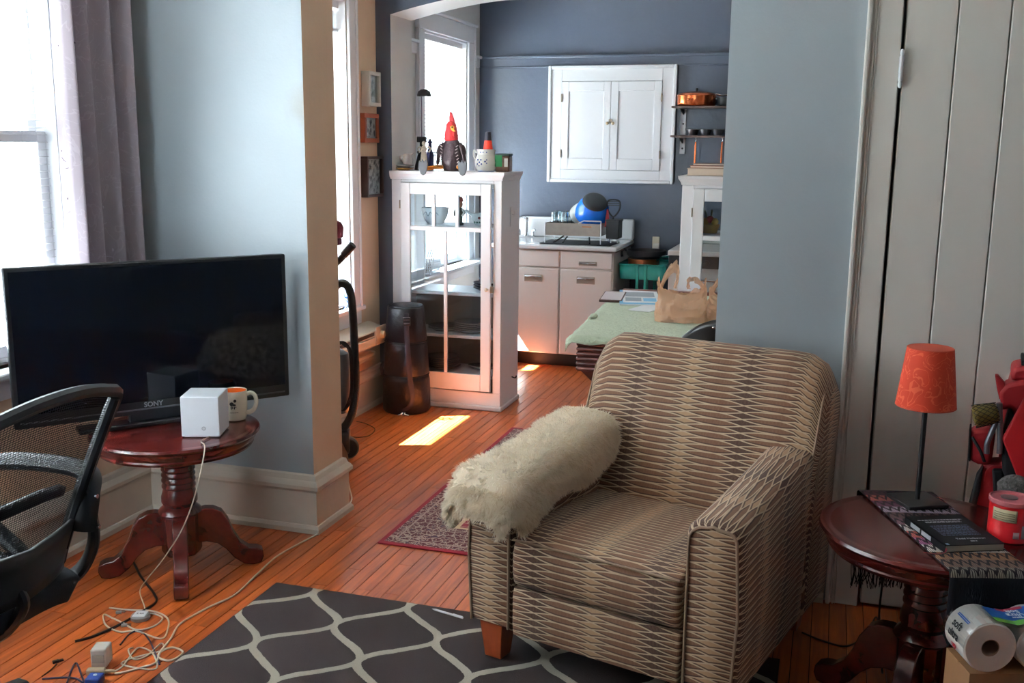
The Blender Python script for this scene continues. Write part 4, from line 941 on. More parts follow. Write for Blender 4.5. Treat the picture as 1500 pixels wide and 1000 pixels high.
# upper shelf pieces
nz_ = thing('soldier_figurine', 'small painted soldier figurine inside the china cabinet', 'figurine', (-2.185, 5.9, 1.1255))
MB().lathe([(0, 0), (.026, 0), (.026, .012), (.018, .016), (.02, .06), (.022, .095), (.012, .105)], n=18).build('body', mat('coat_green', (74, 86, 78), .4), nz_)
MB().sph((0, 0, .125), (.021, .021, .024)).build('head', mat('face_tan', (214, 150, 110), .5), nz_)
MB().lathe([(.018, .14), (.024, .142), (.022, .16), (.014, .17), (0, .172)], n=16).build('hat', mat('hat_red', (160, 60, 50), .5), nz_)
for sx in (-1, 1): MB().tube([(sx*.02, -.003, .095), (sx*.032, -.006, .075), (sx*.024, -.018, .055)], .007, 8).build('arm', mat('sleeve_white', (220, 216, 210), .5), nz_)
for (x, lab, r, h, c) in ((-2.36, 'wide white lettered bowl inside the china cabinet', .085, .10, (224, 230, 234)), (-2.06, 'white gravy boat with red flower inside the china cabinet', .06, .07, (228, 230, 230))):
    b_ = thing('bowl', lab, 'bowl', (x, 5.94, 1.1255))
    mm = mat('bowl_'+str(int(r*1000)), c, .22, coat=.3)
    MB().lathe([(0, .004), (r*.55, .004), (r*.55, 0), (r*.65, .006), (r*.92, h*.5), (r, h), (r*.97, h), (r*.88, h*.5), (r*.6, .012), (0, .01)], n=32).build('dish', mm, b_)
    if r > .07:
        MB().tube([(-.05, -r*.86, .055), (-.03, -r*.97, .075), (-.015, -r*.99, .05), (0, -r, .075), (.02, -r*.98, .05), (.035, -r*.95, .072), (.05, -r*.86, .055)], .0022, 5).build('script_lettering', mat('script_grey', (120, 136, 150), .4), b_)
    else:
        MB().sph((.01, -r*.96, .045), (.009, .004, .008)).build('flower_print', mat('flower_red', (150, 40, 60), .4), b_)
        for k in range(4): MB().sph((-.024+.016*k, -r*.78, .018), (.006, .004, .006)).build('leaf_print', mat('leaf_teal', (50, 110, 100), .4), b_)
        MB().tube([(-.05, -.02, .06), (-.085, -.03, .085), (-.1, -.03, .07)], .009, 8).build('spout', mm, b_)
# basket on the kitchen sill, seen through the cabinet
bs_ = thing('wire_basket', 'small white lattice basket with cutlery on the kitchen sill', 'basket', (KX+.052, 6.60, WK[2]+.001))
bq = MB()
for k in range(9): bq.box((-.045, -.10+.025*k-.003, 0), (-.041, -.10+.025*k+.003, .10)).box((.041, -.10+.025*k-.003, 0), (.045, -.10+.025*k+.003, .10))
for k in range(5): bq.box((-.046, -.103, .02*k), (-.040, .103, .02*k+.006)).box((.040, -.103, .02*k), (.046, .103, .02*k+.006)).box((-.046, -.103, .02*k), (.046, -.098, .02*k+.006)).box((-.046, .098, .02*k), (.046, .103, .02*k+.006))
bq.box((-.045, -.1, 0), (.045, .1, .004)); o = bq.build('lattice', wp, bs_, smooth=0)
for k in range(4): MB().tube([(.0, -.06+.035*k, .01), (.005, -.05+.04*k, .11), (.012, -.035+.045*k, .17)], .004, 6).build('utensil', steel, bs_)

# ================================================================== ON TOP OF THE CHINA CABINET
TZ = CH+.001
def top(px, Y=5.90): return (PY(px, 250, Y).x, Y, TZ)
MPX = 6.15/1490   # metres per pixel out here
for k, (lb, r, mt) in enumerate((('gold rimmed saucer at the bottom under the cream jug', .066, mat('saucer_gold', (226, 170, 96), .3)), ('white saucer directly under the cream jug', .064, china))):
    x, y, z = top(591)
    s_ = thing('saucer', lb, 'saucer', (x, y, z+.0155*k), 0, 'saucers on the cabinet')
    MB().lathe([(0, .001), (r*.5, 0), (r*.6, .004), (r, .012), (r, .0145), (r*.6, .0075), (0, .005)], n=32).build('dish', mt, s_)
    MB().lathe([(r*.97, .0132), (r*1.01, .0137), (r*1.01, .0157), (r*.96, .0152)], n=32).build('rim', mat('rim_dark', (60, 44, 40), .3), s_)
x, y, z = top(601, 5.93)
jg = thing('cream_jug', 'small white cream jug standing on the saucers', 'jug', (x-.004, 5.90, z+.0365))
MB().lathe([(0, .002), (.026, .002), (.028, 0), (.032, .01), (.034, .028), (.026, .05), (.027, .062), (.025, .062), (.023, .05), (.03, .028), (0, .008)], n=28).build('body', mat('jug_white', (208, 206, 204), .25), jg)
MB().tube([(-.026, 0, .05), (-.048, 0, .048), (-.046, 0, .022), (-.032, 0, .014)], .004, 8).build('handle', MATS['jug_white'], jg)
MB().prism([(.02, .062), (.042, .07), (.022, .048)], -.008, .008, 'y').build('spout', MATS['jug_white'], jg)
x, y, z = top(618, 6.02)
ml = thing('desk_lamp', 'black dome shaded lamp on a thin stem behind the figurines', 'lamp', (x, 6.02, z))
hz_ = PY(618, 140, 6.02).z-z
MB().lathe([(0, 0), (.04, 0), (.042, .008), (.03, .016), (.012, .03), (.012, .2), (0, .2)], n=20).build('base', blackp, ml)
MB().box((-.03, -.012, .17), (.03, .014, .205)).build('clamp', blackp, ml, bevel=.004)
MB().cyl((0, 0, .2), (0, 0, hz_), .004, n=10).build('stem', mat('stem_mauve', (120, 108, 128), .4), ml)
MB().lathe([(.042, hz_-.004), (.043, hz_+.004), (.036, hz_+.024), (.02, hz_+.036), (0, hz_+.039)], (.018, 0, 0), n=28).build('shade', mat('shade_black', (38, 36, 40), .4), ml, solid=.002)
x, y, z = top(621)
an = thing('angel_figurine', 'slim cream angel figurine on the white cabinet', 'figurine', (x, y, z))
cg = mat('carved_cream', (212, 202, 184), .6)
MB().lathe([(0, 0), (.028, 0), (.026, .02), (.02, .07), (.015, .11), (.018, .135), (.01, .148), (0, .15)], n=16).build('gown', cg, an)
MB().sph((0, 0, .163), (.012, .012, .015)).build('head', cg, an)
for sx in (-1, 1): MB().tube([(sx*.014, .004, .13), (sx*.03, .006, .142), (sx*.042, .006, .128), (sx*.03, .006, .11)], .006, 6, flat=.5).build('wing', cg, an); MB().tube([(sx*.015, -.002, .128), (sx*.012, -.018, .115), (0, -.024, .12)], .005, 6).build('arm', cg, an)
x, y, z = top(630, 5.99)
bv = thing('bottle', 'slim dark blue bottle behind the angel figurine', 'bottle', (x, 5.99, z))
MB().lathe([(0, 0), (.022, 0), (.024, .01), (.024, .09), (.012, .13), (.011, .165), (.014, .168), (.014, .178), (0, .178)], n=20).build('body', mat('navy_glass', (44, 46, 86), .15), bv)
MB().cyl((0, 0, .178), (0, 0, .19), .009, n=12).build('stopper', blackp, bv)
x, y, z = top(613, 5.95)
bf = thing('black_carving', 'small black wedge shaped carving beside the saucers', 'figurine', (x, 5.96, z))
MB().lathe([(0, 0), (.03, 0), (.026, .03), (.014, .07), (.006, .1), (0, .104)], n=14).build('body', mat('carving_black', (34, 32, 38), .5), bf)
MB().sph((0, -.004, .108), .011).build('head', MATS['carving_black'], bf)
# rooster sitting on the edge
x, y, z = top(662, 5.86)
ro = thing('rooster_figure', 'seated rooster figure with red head and dangling grey feet', 'figurine', (x, y, z))
rb = mat('rooster_body', (62, 44, 50), .5, bump=.4, bs=60); rr_ = mat('rooster_red', (206, 40, 46), .5, bump=.3, bs=120)
MB().lathe([(0, 0), (.05, .002), (.064, .03), (.068, .08), (.062, .13), (.048, .17), (.03, .2), (0, .21)], n=24, sy=.8).build('body', rb, ro)
MB().lathe([(.02, .17), (.042, .185), (.04, .22), (.034, .25), (.03, .275), (.02, .292), (0, .3)], (-.004, 0, 0), n=20).build('neck', rr_, ro)
MB().prism([(-.014, .275), (.024, .268), (.014, .31), (.0, .345), (-.012, .352), (-.016, .32)], -.008, .008, 'y').build('comb', rr_, ro, bevel=.004)
MB().prism([(.0, .262), (.016, .272), (.03, .262), (.026, .246), (.038, .236), (.022, .234), (.008, .244)], -.038, -.028, 'y').build('beak', mat('rooster_yellow', (236, 176, 60), .4), ro, bevel=.003)
MB().sph((.016, -.038, .259), .0055).build('eye', blackp, ro)
MB().prism([(.014, .238), (.03, .232), (.026, .205), (.016, .212)], -.036, -.026, 'y').build('wattle', rr_, ro, bevel=.003)
for sx in (-1, 1):
    MB().tube([(sx*.05, 0, .165), (sx*.074, -.01, .13), (sx*.086, -.012, .06), (sx*.092, -.01, .02)], [.012, .018, .012, .006], 8, flat=.5).build('wing', rb, ro)
    for k in range(7): MB().cyl((sx*(.045+.006*sin(k)), -.046-.008*sin(k*.45), .03+.019*k), (sx*(.058+.004*sin(k)), -.042-.008*sin(k*.45), .04+.019*k), .0028, n=6).build('feather_stripe', mat('stripe_pale', (186, 170, 170), .6), ro)
    MB().tube([(sx*.05, -.03, .025), (sx*.085, -.075, .022), (sx*.115, -.125, .016)], .012, 8).build('leg', mat('rooster_orange', (206, 130, 40), .5), ro)
    xf_ = sx*.125
    fo = MB().prism([(xf_-.03, .052), (xf_-.021, .07), (xf_-.012, .055), (xf_-.003, .073), (xf_+.006, .055), (xf_+.017, .071), (xf_+.028, .052), (xf_+.027, .012), (xf_+.016, -.016), (xf_, -.024), (xf_-.016, -.016), (xf_-.028, .012)], -.158, -.150, 'y').build('foot', mat('rooster_foot', (70, 72, 78), .6), ro, bevel=.004)
# blue and white pot, sauce bottle in it, green lidded jar
x, y, z = top(712, 5.90)
po = thing('delft_pot', 'white pot with blue flowers holding a sauce bottle', 'pot', (x, y, z))
MB().lathe([(0, .003), (.04, .003), (.046, 0), (.06, .02), (.066, .055), (.058, .088), (.052, .1), (.056, .124), (.058, .132), (.053, .132), (.048, .1), (.054, .06), (0, .01)], n=36).build('body', china, po)
pbm = mat('delft_blue', (44, 70, 150), .3)
q = MB()
for a, z_, r in ((-1.9, .055, .009), (-2.1, .07, .006), (-1.75, .07, .006), (-2.15, .045, .006), (-1.7, .045, .007), (-1.95, .035, .005), (-1.35, .06, .007), (-1.2, .07, .005), (-1.2, .05, .005), (-1.9, .114, .006), (-1.6, .114, .005), (-1.2, .114, .005)):
    rr = .0665 if z_ < .09 else .0545; q.sph((rr*cos(a)*.985, rr*sin(a)*.985, z_), r*.62 if r > .008 else r*.75, 8, 6)
q.build('flower_print', pbm, po)
MB().lathe([(.0470, .0035), (.0495, .0015), (.0495, .005), (.047, .006)], n=36).build('foot_band', pbm, po)
MB().tube([(-.056, -.01, .11), (-.074, -.01, .125), (-.076, -.01, .095), (-.064, -.01, .07)], .005, 8).build('handle', china, po)
sb = thing('sauce_bottle', 'dark bottle with red label sticking out of the pot', 'bottle', (x+.012, y, z+.012))
MB().lathe([(0, 0), (.03, 0), (.03, .11), (.026, .13), (.018, .2)], n=24).build('body', mat('bottle_brown', (46, 22, 18), .15), sb)
MB().lathe([(.0285, .12), (.0265, .136), (.022, .172), (.0205, .172), (.025, .134)], n=24).build('label_band', mat('label_red', (226, 56, 34), .4), sb)
MB().lathe([(.0215, .172), (.0165, .215), (.0165, .222), (0, .224)], n=24).build('cap', mat('cap_navy', (26, 28, 42), .35), sb)
x, y, z = top(738, 5.92)
jr = thing('spice_jar', 'brown jar with green lid and label on the cabinet edge', 'jar', (x, y, z))
MB().box((-.044, -.035, 0), (.044, .035, .096)).build('glass_body', mat('jar_brown', (92, 62, 48), .3, var=.3, vs=40), jr, bevel=.008)
MB().box((-.046, -.037, .094), (.046, .037, .108)).build('lid', mat('jar_lid', (26, 46, 40), .4), jr, bevel=.004)
MB().box((-.0455, -.0368, .03), (.0, -.0352, .104)).build('green_label', mat('label_green', (20, 120, 66), .4), jr)
MB().box((.014, -.0366, .03), (.036, -.0352, .08)).build('white_label', mat('label_white', (200, 196, 188), .5), jr)

# ================================================================== KITCHEN
# wall cupboard
wcab = thing('wall_cupboard', 'white two-door wall cupboard on the slate kitchen wall', 'cupboard', (-1.65, BY, 1.34))
x0, x1, z0, z1 = -2.135, -1.172, 1.345, 2.198; yf = BY-.035
for a, b_ in (((x0, yf, z0), (x0+.095, BY-.001, z1)), ((x1-.095, yf, z0), (x1, BY-.001, z1)), ((x0+.095, yf, z0), (x1-.095, BY-.001, z0+.085)), ((x0+.095, yf, z1-.105), (x1-.095, BY-.001, z1))): MB().box(a, b_).build('face_frame', white, wcab, world=True, bevel=.003)
for a, b_ in (((x0-.012, yf-.014, z0-.012), (x0+.014, yf+.01, z1+.012)), ((x1-.014, yf-.014, z0-.012), (x1+.012, yf+.01, z1+.012)), ((x0+.014, yf-.014, z0-.012), (x1-.014, yf+.01, z0+.014)), ((x0+.014, yf-.014, z1-.014), (x1-.014, yf+.01, z1+.012))): MB().box(a, b_).build('edge_moulding', white, wcab, world=True, bevel=.006)
dxa, dxb, dza, dzb = x0+.097, x1-.097, z0+.087, z1-.107; xm = (dxa+dxb)/2
MB().box((dxa, yf+.02, dza), (dxb, BY-.002, dzb)).build('inner_panel', white, wcab, world=True)
for a, c, hx, kx in ((dxa, xm-.001, dxa, xm-.022), (xm+.001, dxb, dxb, xm+.022)):
    dq = MB().box((a, yf-.006, dza), (a+.055, yf+.014, dzb)).box((c-.055, yf-.006, dza), (c, yf+.014, dzb)).box((a+.055, yf-.006, dza), (c-.055, yf+.014, dza+.085)).box((a+.055, yf-.006, dzb-.07), (c-.055, yf+.014, dzb))
    do = dq.build('door', white, wcab, world=True, bevel=.003)
    MB().box((a+.05, yf+.003, dza+.08), (c-.05, yf+.012, dzb-.065)).build('panel', white, do, world=True)
    for zz in (dza+.12, dzb-.12): MB().cyl((hx, yf-.01, zz-.03), (hx, yf-.01, zz+.03), .006, n=8).build('hinge', MATS['hinge_tan'], do, world=True)
    MB().sph((kx, yf-.016, (dza+dzb)/2+.02), (.012, .012, .012)).build('knob', mat('brass_knob', (190, 170, 140), .3, .6), do, world=True)
MB().box((xm-.012, yf-.014, (dza+dzb)/2+.025), (xm+.012, yf-.006, (dza+dzb)/2+.05)).build('latch', MATS['hinge_tan'], wcab, world=True, bevel=.002)
# sink base unit
enam = mat('cream_enamel', (242, 233, 227), .3, coat=.3)
su = thing('sink_cabinet', 'cream metal sink cabinet with two doors and drawers', 'cabinet', (-1.86, 7.4, 0))
MB().box((-2.26, 7.14, .10), (-1.47, 7.78, .868)).build('body', enam, su, world=True, bevel=.004)
MB().box((-2.25, 7.2, 0), (-1.48, 7.76, .10)).build('toe_kick', mat('toe_black', (30, 22, 20), .5), su, world=True)
def pull(pa_, xc, z, w=.075):
    MB().box((xc-w/2, 7.112, z-.028), (xc+w/2, 7.117, z+.024)).build('recess', mat('pull_recess', (176, 164, 150), .35), pa_, world=True, bevel=.006)
    MB().tube([(xc-w/2+.006, 7.108, z+.012), (xc, 7.096, z+.014), (xc+w/2-.006, 7.108, z+.012)], .009, 8, flat=.6).build('handle', chrome, pa_, world=True)
for a, c in ((-2.255, -1.866), (-1.856, -1.475)):
    o = MB().box((a, 7.117, .742), (c, 7.141, .862)).build('drawer', enam, su, world=True, bevel=.008, seg=3)
    if a > -2: 
        MB().box((-1.72, 7.112, .765), (-1.585, 7.118, .795)).build('recess', MATS['pull_recess'], o, world=True, bevel=.004)
        MB().tube([(-1.71, 7.108, .782), (-1.65, 7.1, .783), (-1.595, 7.108, .782)], .008, 8, flat=.6).build('handle', chrome, o, world=True)
    else: MB().sph((-2.215, 7.108, .80), (.016, .012, .008)).build('handle', chrome, o, world=True)
    o = MB().box((a, 7.117, .102), (c, 7.141, .735)).build('door', enam, su, world=True, bevel=.010, seg=3)
    pull(o, -2.06 if a < -2 else -1.665, .66, .135)
wt = thing('sink_worktop', 'white enamel sink worktop with raised back splash', 'worktop', (-1.86, 7.4, .868))
wen = mat('white_enamel', (232, 234, 236), .18, coat=.4)
MB().box((-2.38, 7.10, .87), (-1.445, 7.785, .905)).build('worktop', wen, wt, world=True, bevel=.012, seg=3)
MB().box((-2.38, 7.735, .905), (-1.445, 7.795, 1.062)).build('back_splash', wen, wt, world=True, bevel=.014, seg=3)
MB().box((-2.24, 7.25, .9055), (-1.98, 7.62, .9065)).build('basin', mat('basin_shadow', (196, 200, 206), .2), wt, world=True)
MB().box((-2.38, 7.103, .866), (-1.445, 7.78, .870)).build('trim_strip', mat('trim_brown', (120, 84, 66), .4), wt, world=True)
fx = PY(771, 322, 7.66)
fa = thing('faucet', 'chrome sink faucet with two handles in front of the splash', 'faucet', (fx.x, 7.66, .906))
MB().lathe([(0, 0), (.024, 0), (.026, .01), (.016, .03), (.013, .12), (.02, .13), (.02, .15), (0, .156)], n=18).build('column', chrome, fa)
MB().tube([(0, 0, .14), (-.01, -.06, .165), (-.03, -.13, .15), (-.035, -.15, .12)], .011, 10).build('spout', chrome, fa)
MB().box((-.07, -.02, 0), (.07, .02, .014)).build('deck_plate', chrome, fa, bevel=.006)
for sx in (-1, 1): MB().tube([(sx*.055, 0, .012), (sx*.055, 0, .05), (sx*.075, -.01, .06)], .01, 8).build('tap_handle', chrome, fa)
# drying mat and dish rack
m0, m1 = PZ(800, 346, .907), PZ(905, 350, .907)
dm = MB().box((-2.03, 7.16, .9065), (-1.50, 7.5, .913)).build('drying_mat', mat('mat_black', (30, 34, 42), .6), bevel=.003); tag(dm, 'black rubber drying mat under the dish rack', 'mat')
dk = thing('dish_rack', 'steel and black dish rack on the sink worktop', 'dish rack', (-1.76, 7.34, .9135))
MB().box((-.235, -.14, .055), (.17, -.134, .145)).build('front_panel', steel, dk, bevel=.002)
MB().box((-.235, .134, .055), (.17, .14, .145)).build('back_panel', steel, dk, bevel=.002)
for sx in (-.235, .165): MB().box((sx, -.134, .055), (sx+.006, .134, .145)).build('side_panel', steel, dk)
for sx in (-.24, .178):
    for sy in (-.14, .14): MB().cyl((sx, sy, 0), (sx, sy, .165 if sx > 0 else .145), .0045, n=8).build('leg', wp, dk)
MB().tube([(.178, -.14, .165), (.05, -.14, .165), (.01, -.14, .145)], .0045, 8, smooth=False).build('top_wire', wp, dk)
for k in range(6): MB().cyl((-.22+.07*k, -.13, .06), (-.22+.07*k, .13, .06), .003, n=6).build('wire', wp, dk)
MB().box((.04, -.145, .118), (.11, -.1405, .128)).build('name_plate', mat('plate_copper', (186, 130, 96), .35, .6), dk)
for a, c in (((-.17, -.15, .003), (-.12, -.05, .045)), ((-.08, -.1, .045), (-.1, -.15, .003)), ((.1, -.15, .003), (.08, -.08, .04))): MB().cyl(a, c, .006, n=8).build('foot_strut', blackp, dk)
ut = thing('utensil_caddy', 'dark utensil caddy clipped to the dish rack end', 'caddy', (-1.515, 7.33, .95))
MB().prism([(-.045, -.06), (.05, -.06), (.05, .07), (-.045, .07)], 0, .13).build('cup', mat('caddy_dark', (40, 44, 50), .45), ut, bevel=.006)
MB().box((-.05, -.065, .125), (.055, .075, .137)).build('rim', MATS['caddy_dark'], ut, bevel=.003)
for sx in (-.02, .03): MB().cyl((sx, .0, -.036), (sx, .0, .002), .004, n=6).build('peg', wp, ut)
sp = thing('masher', 'black slotted masher standing in the utensil caddy', 'utensil', (-1.525, 7.35, 1.06))
MB().cyl((0, 0, -.1), (0, 0, .05), .007, n=8).build('handle', blackp, sp)
MB().tube([(0, 0, .045), (-.04, 0, .09), (-.048, 0, .14), (-.03, 0, .165), (.03, 0, .165), (.048, 0, .14), (.04, 0, .09)], .006, 8, closed=True).build('loop', blackp, sp)
for k in range(3): MB().box((-.045, -.004, .125+.013*k), (.045, .004, .132+.013*k)).build('bar', blackp, sp)
rs = MB().prism([(-.02, 0), (.02, 0), (.006, .13), (-.006, .13)], -.006, .006, 'y').xf(Matrix.Translation((-1.565, 7.33, 1.03))).build('scraper', mat('red_silicone', (170, 36, 50), .5), bevel=.003); tag(rs, 'red scraper standing in the utensil caddy', 'utensil')
bc = PY(870, 303, 7.34)
def tilted_bowl(name, label, c, tilt, rz, r, h, mo, mi_, base_m=None):
    t = thing(name, label, 'bowl', c, rz)
    M = Matrix.Rotation(tilt, 4, 'X')
    q = MB().lathe([(r*.45, -h*.5), (r*.6, -h*.46), (r*.85, -h*.15), (r*.97, h*.25), (r, h*.5), (r*.97, h*.5), (r*.93, h*.25), (r*.8, -h*.12), (r*.5, -h*.42), (0, -h*.44)], n=40).xf(M); q.build('shell', mo, t)
    if base_m: MB().lathe([(0, -h*.56), (r*.52, -h*.55), (r*.66, -h*.47), (r*.73, -h*.36), (r*.6, -h*.44), (0, -h*.5)], n=40).xf(M).build('grip_base', base_m, t)
    return t
tilted_bowl('mixing_bowl', 'blue mixing bowl with black rubber base tipped in the rack', (bc.x-.005, 7.35, bc.z-.005), radians(-138), radians(28), .128, .15, mat('bowl_blue', (20, 110, 220), .25, coat=.3), None, mat('rubber_black', (36, 40, 48), .55))
tilted_bowl('white_bowl', 'white bowl behind the blue mixing bowl in the rack', (bc.x-.085, 7.40, bc.z-.045), radians(-130), radians(40), .10, .09, china, None)
for k, (dx, dy) in enumerate(((-.19, -.04), (-.12, -.03), (-.20, .06), (-.12, .07), (-.06, .06))):
    lb = ['near left clear tumbler upside down in the dish rack', 'near middle clear tumbler upside down in the dish rack', 'far left clear tumbler upside down in the dish rack', 'far middle clear tumbler upside down in the dish rack', 'clear tumbler upside down beside the white bowl'][k]
    t = thing('tumbler', lb, 'glass', (-1.76+dx, 7.34+dy, .979), 0, 'tumblers in the dish rack')
    MB().lathe([(.037, 0), (.034, .08), (.032, .145), (.027, .155), (0, .155)], n=20, caps=False).build('wall', glassware, t)
    MB().lathe([(0, .138), (.030, .14), (.031, .153), (0, .156)], n=20).build('base', glassware, t)
# wall outlet
ou = thing('wall_outlet', 'cream wall outlet plate right of the sink', 'outlet', (-1.285, BY, .90))
p = PY(961, 356, BY)
MB().box((p.x-.028, BY-.008, p.z-.045), (p.x+.028, BY-.001, p.z+.05)).build('plate', mat('outlet_ivory', (206, 196, 178), .4), ou, world=True, bevel=.003)
MB().box((p.x-.018, BY-.03, p.z-.05), (p.x+.03, BY-.008, p.z+.0)).build('plug', mat('plug_white', (214, 210, 204), .4), ou, world=True, bevel=.005)
# teal rolling cart
teal = mat('teal_metal', (36, 150, 140), .35)
tc = thing('rolling_cart', 'teal rolling cart beside the sink cabinet carrying pans', 'cart', (-1.28, 7.42, 0))
def tray(z, h):
    q = MB(); X0, X1, Y0, Y1 = -.17, .17, -.2, .2; r = .04
    def rr(o):
        pts = []
        for cx, cy, a0 in ((X1-r, Y1-r, 0), (X0+r, Y1-r, 90), (X0+r, Y0+r, 180), (X1-r, Y0+r, 270)):
            for k in range(5): a = radians(a0+22.5*k); pts.append((cx+(r+o)*cos(a), cy+(r+o)*sin(a)))
        return pts
    A, B_ = rr(-.006), rr(0); n = len(A)
    q.add([(x, y, z) for x, y in A]+[(x, y, z+h) for x, y in B_], [(i, (i+1) % n, n+(i+1) % n, n+i) for i in range(n)]+[tuple(range(n))])
    o = q.build('tray', teal, tc, solid=.003)
    MB().tube([(x, y, z+h) for x, y in B_], .006, 6, smooth=False, closed=True).build('rim', teal, o)
for z_ in (.67, .40, .14): tray(z_, .105)
for sy in (-.207, .207):
    for sx in (-.03, .03): MB().box((sx-.011, sy-.008, .07), (sx+.011, sy+.008, .775)).build('upright', teal, tc, bevel=.004)
for sx in (-.14, .14):
    for sy in (-.17, .17): MB().cyl((sx-.01, sy, .028), (sx+.01, sy, .028), .028, n=14).cyl((sx, sy, .05), (sx, sy, .14), .008, n=8).build('caster', blackp, tc)
sx_ = thing('sauce_pan', 'copper bottomed pan under the skillet on the teal cart', 'pan', (-1.30, 7.40, .676))
MB().lathe([(0, 0), (.105, 0), (.112, .01), (.112, .13), (.116, .133), (.108, .133), (.106, .012), (0, .01)], n=36).build('body', steel, sx_)
MB().lathe([(.1125, .085), (.114, .087), (.114, .128), (.1125, .13)], n=36).build('copper_band', mat('copper', (190, 110, 70), .3, .9), sx_)
MB().tube([(.1, -.04, .12), (.14, -.06, .15), (.2, -.08, .165)], .008, 8, flat=1.6).build('handle', chrome, sx_)
sk2 = thing('skillet', 'black skillet stacked on top of the copper bottomed pan', 'skillet', (-1.28, 7.40, .812))
blk = mat('iron_black', (30, 32, 36), .4)
MB().lathe([(0, 0), (.12, 0), (.14, .02), (.146, .055), (.14, .055), (.134, .022), (.118, .008), (0, .008)], n=40).build('pan_body', blk, sk2)
MB().tube([(-.13, 0, .04), (-.17, .0, .055), (-.185, 0, .03), (-.18, 0, 0)], .01, 8).build('helper_handle', blk, sk2)
MB().lathe([(0, .0085), (.045, .0085), (.045, .016), (0, .02)], (.02, .05, 0), n=20).build('trivet', mat('terracotta', (150, 84, 66), .6), sk2)
# stove peeping past the second cabinet
sv = thing('stove', 'white stove with black panel behind the right-hand cabinet', 'stove', (-.75, 7.45, 0))
MB().box((-1.075, 7.14, .03), (-.42, 7.78, .78)).build('body', mat('stove_white', (226, 224, 220), .25), sv, world=True, bevel=.006)
MB().box((-1.075, 7.12, .78), (-.42, 7.78, .865)).build('control_panel', mat('stove_black', (28, 28, 32), .3), sv, world=True, bevel=.004)
MB().box((-1.08, 7.11, .865), (-.415, 7.785, .90)).build('hob', MATS['stove_white'], sv, world=True, bevel=.006)
MB().box((-1.08, 7.72, .90), (-.415, 7.785, 1.0)).build('back_guard', MATS['stove_white'], sv, world=True, bevel=.006)
for k in range(4): MB().cyl((-.95+.14*k, 7.12, .82), (-.95+.14*k, 7.095, .82), .02, n=16).build('knob', MATS['stove_black'], sv, world=True)
MB().tube([(-1.0, 7.12, .70), (-1.0, 7.09, .70), (-.5, 7.09, .70), (-.5, 7.12, .70)], .009, 8, smooth=False).build('oven_handle', chrome, sv, world=True)
# wall shelves on a slotted standard
ws = thing('wall_shelf_standard', 'white slotted wall standard holding two narrow shelves', 'shelf bracket', (-1.1, BY, 1.6))
for a, b_ in ((1.92, 2.0), (1.70, 1.885), (1.56, 1.685)): MB().box((-1.125, BY-.014, a), (-1.085, BY-.001, b_)).build('standard', white, ws, world=True, bevel=.002)
for zz in (1.955, 1.86, 1.78, 1.60): MB().cyl((-1.105, BY-.014, zz), (-1.105, BY-.016, zz), .007, n=10).build('slot', mat('slot_dark', (60, 60, 64), .5), ws, world=True)
for zz in (1.885, 1.675): MB().prism([(BY-.001, zz-.04), (BY-.001, zz), (BY-.18, zz), (BY-.18, zz-.008)], -1.109, -1.101, 'x').build('bracket', darkm, ws, world=True)
shm = mat('shelf_brown', (96, 78, 74), .5)
for zz, lb in ((1.89, 'upper narrow shelf with the copper pan'), (1.68, 'lower narrow shelf with the muffin tin')):
    o = MB().box((-1.17, BY-.2, zz), (-.35, BY-.016, zz+.014)).build('wall_shelf', shm, bevel=.002); tag(o, lb, 'shelf', 'kitchen wall shelves')
def xat(px, Y, z=None): return PY(px, 160, Y).x
cp = thing('copper_pan', 'wide lidded copper pan on the upper kitchen shelf', 'pan', (xat(1020, 7.7), 7.69, 1.9045))
cop = mat('bright_copper', (196, 104, 62), .22, .95)
MB().lathe([(0, 0), (.13, 0), (.14, .012), (.14, .075), (.144, .078), (.137, .078), (.134, .01), (0, .008)], n=48, sy=.62).build('body', cop, cp)
MB().lathe([(.144, .078), (.13, .09), (.06, .102), (0, .105)], n=48, sy=.62).build('lid', mat('old_copper', (150, 82, 58), .35, .9), cp)
MB().lathe([(.006, .104), (.005, .114), (.011, .12), (.008, .128), (0, .129)], n=14).build('knob', darkm, cp)
MB().tube([(-.05, -.09, .05), (-.05, -.105, .045), (-.02, -.105, .045), (-.02, -.09, .05)], .004, 6).build('lug', cop, cp)
st2 = thing('small_pot', 'small dark pot with wire handle beside the copper pan', 'pot', (xat(1063, 7.7), 7.69, 1.9045))
MB().lathe([(0, 0), (.05, 0), (.056, .01), (.056, .06), (.052, .06), (.05, .01), (0, .008)], n=28).build('body', mat('pot_dark', (50, 56, 60), .4), st2)
MB().tube([(-.056, 0, .05), (-.085, -.01, .06), (-.07, -.01, .085), (-.03, -.01, .075), (.03, -.01, .08)], .004, 6).build('wire_handle', chrome, st2)
mu = thing('muffin_tin', 'dark muffin tin with round cups on the lower kitchen shelf', 'muffin tin', (xat(1035, 7.7), 7.69, 1.6945))
mtm = mat('tin_dark', (92, 92, 98), .4, .6)
q = MB().box((-.14, -.085, .042), (.14, .085, .046))
q.build('deck', mtm, mu, bevel=.002)
for i in range(3):
    for j in range(2): MB().lathe([(0, 0), (.026, 0), (.038, .042), (.036, .044), (.024, .004), (0, .004)], (-.092+.092*i, -.042+.084*j, 0), n=20).build('cup', mtm, mu)
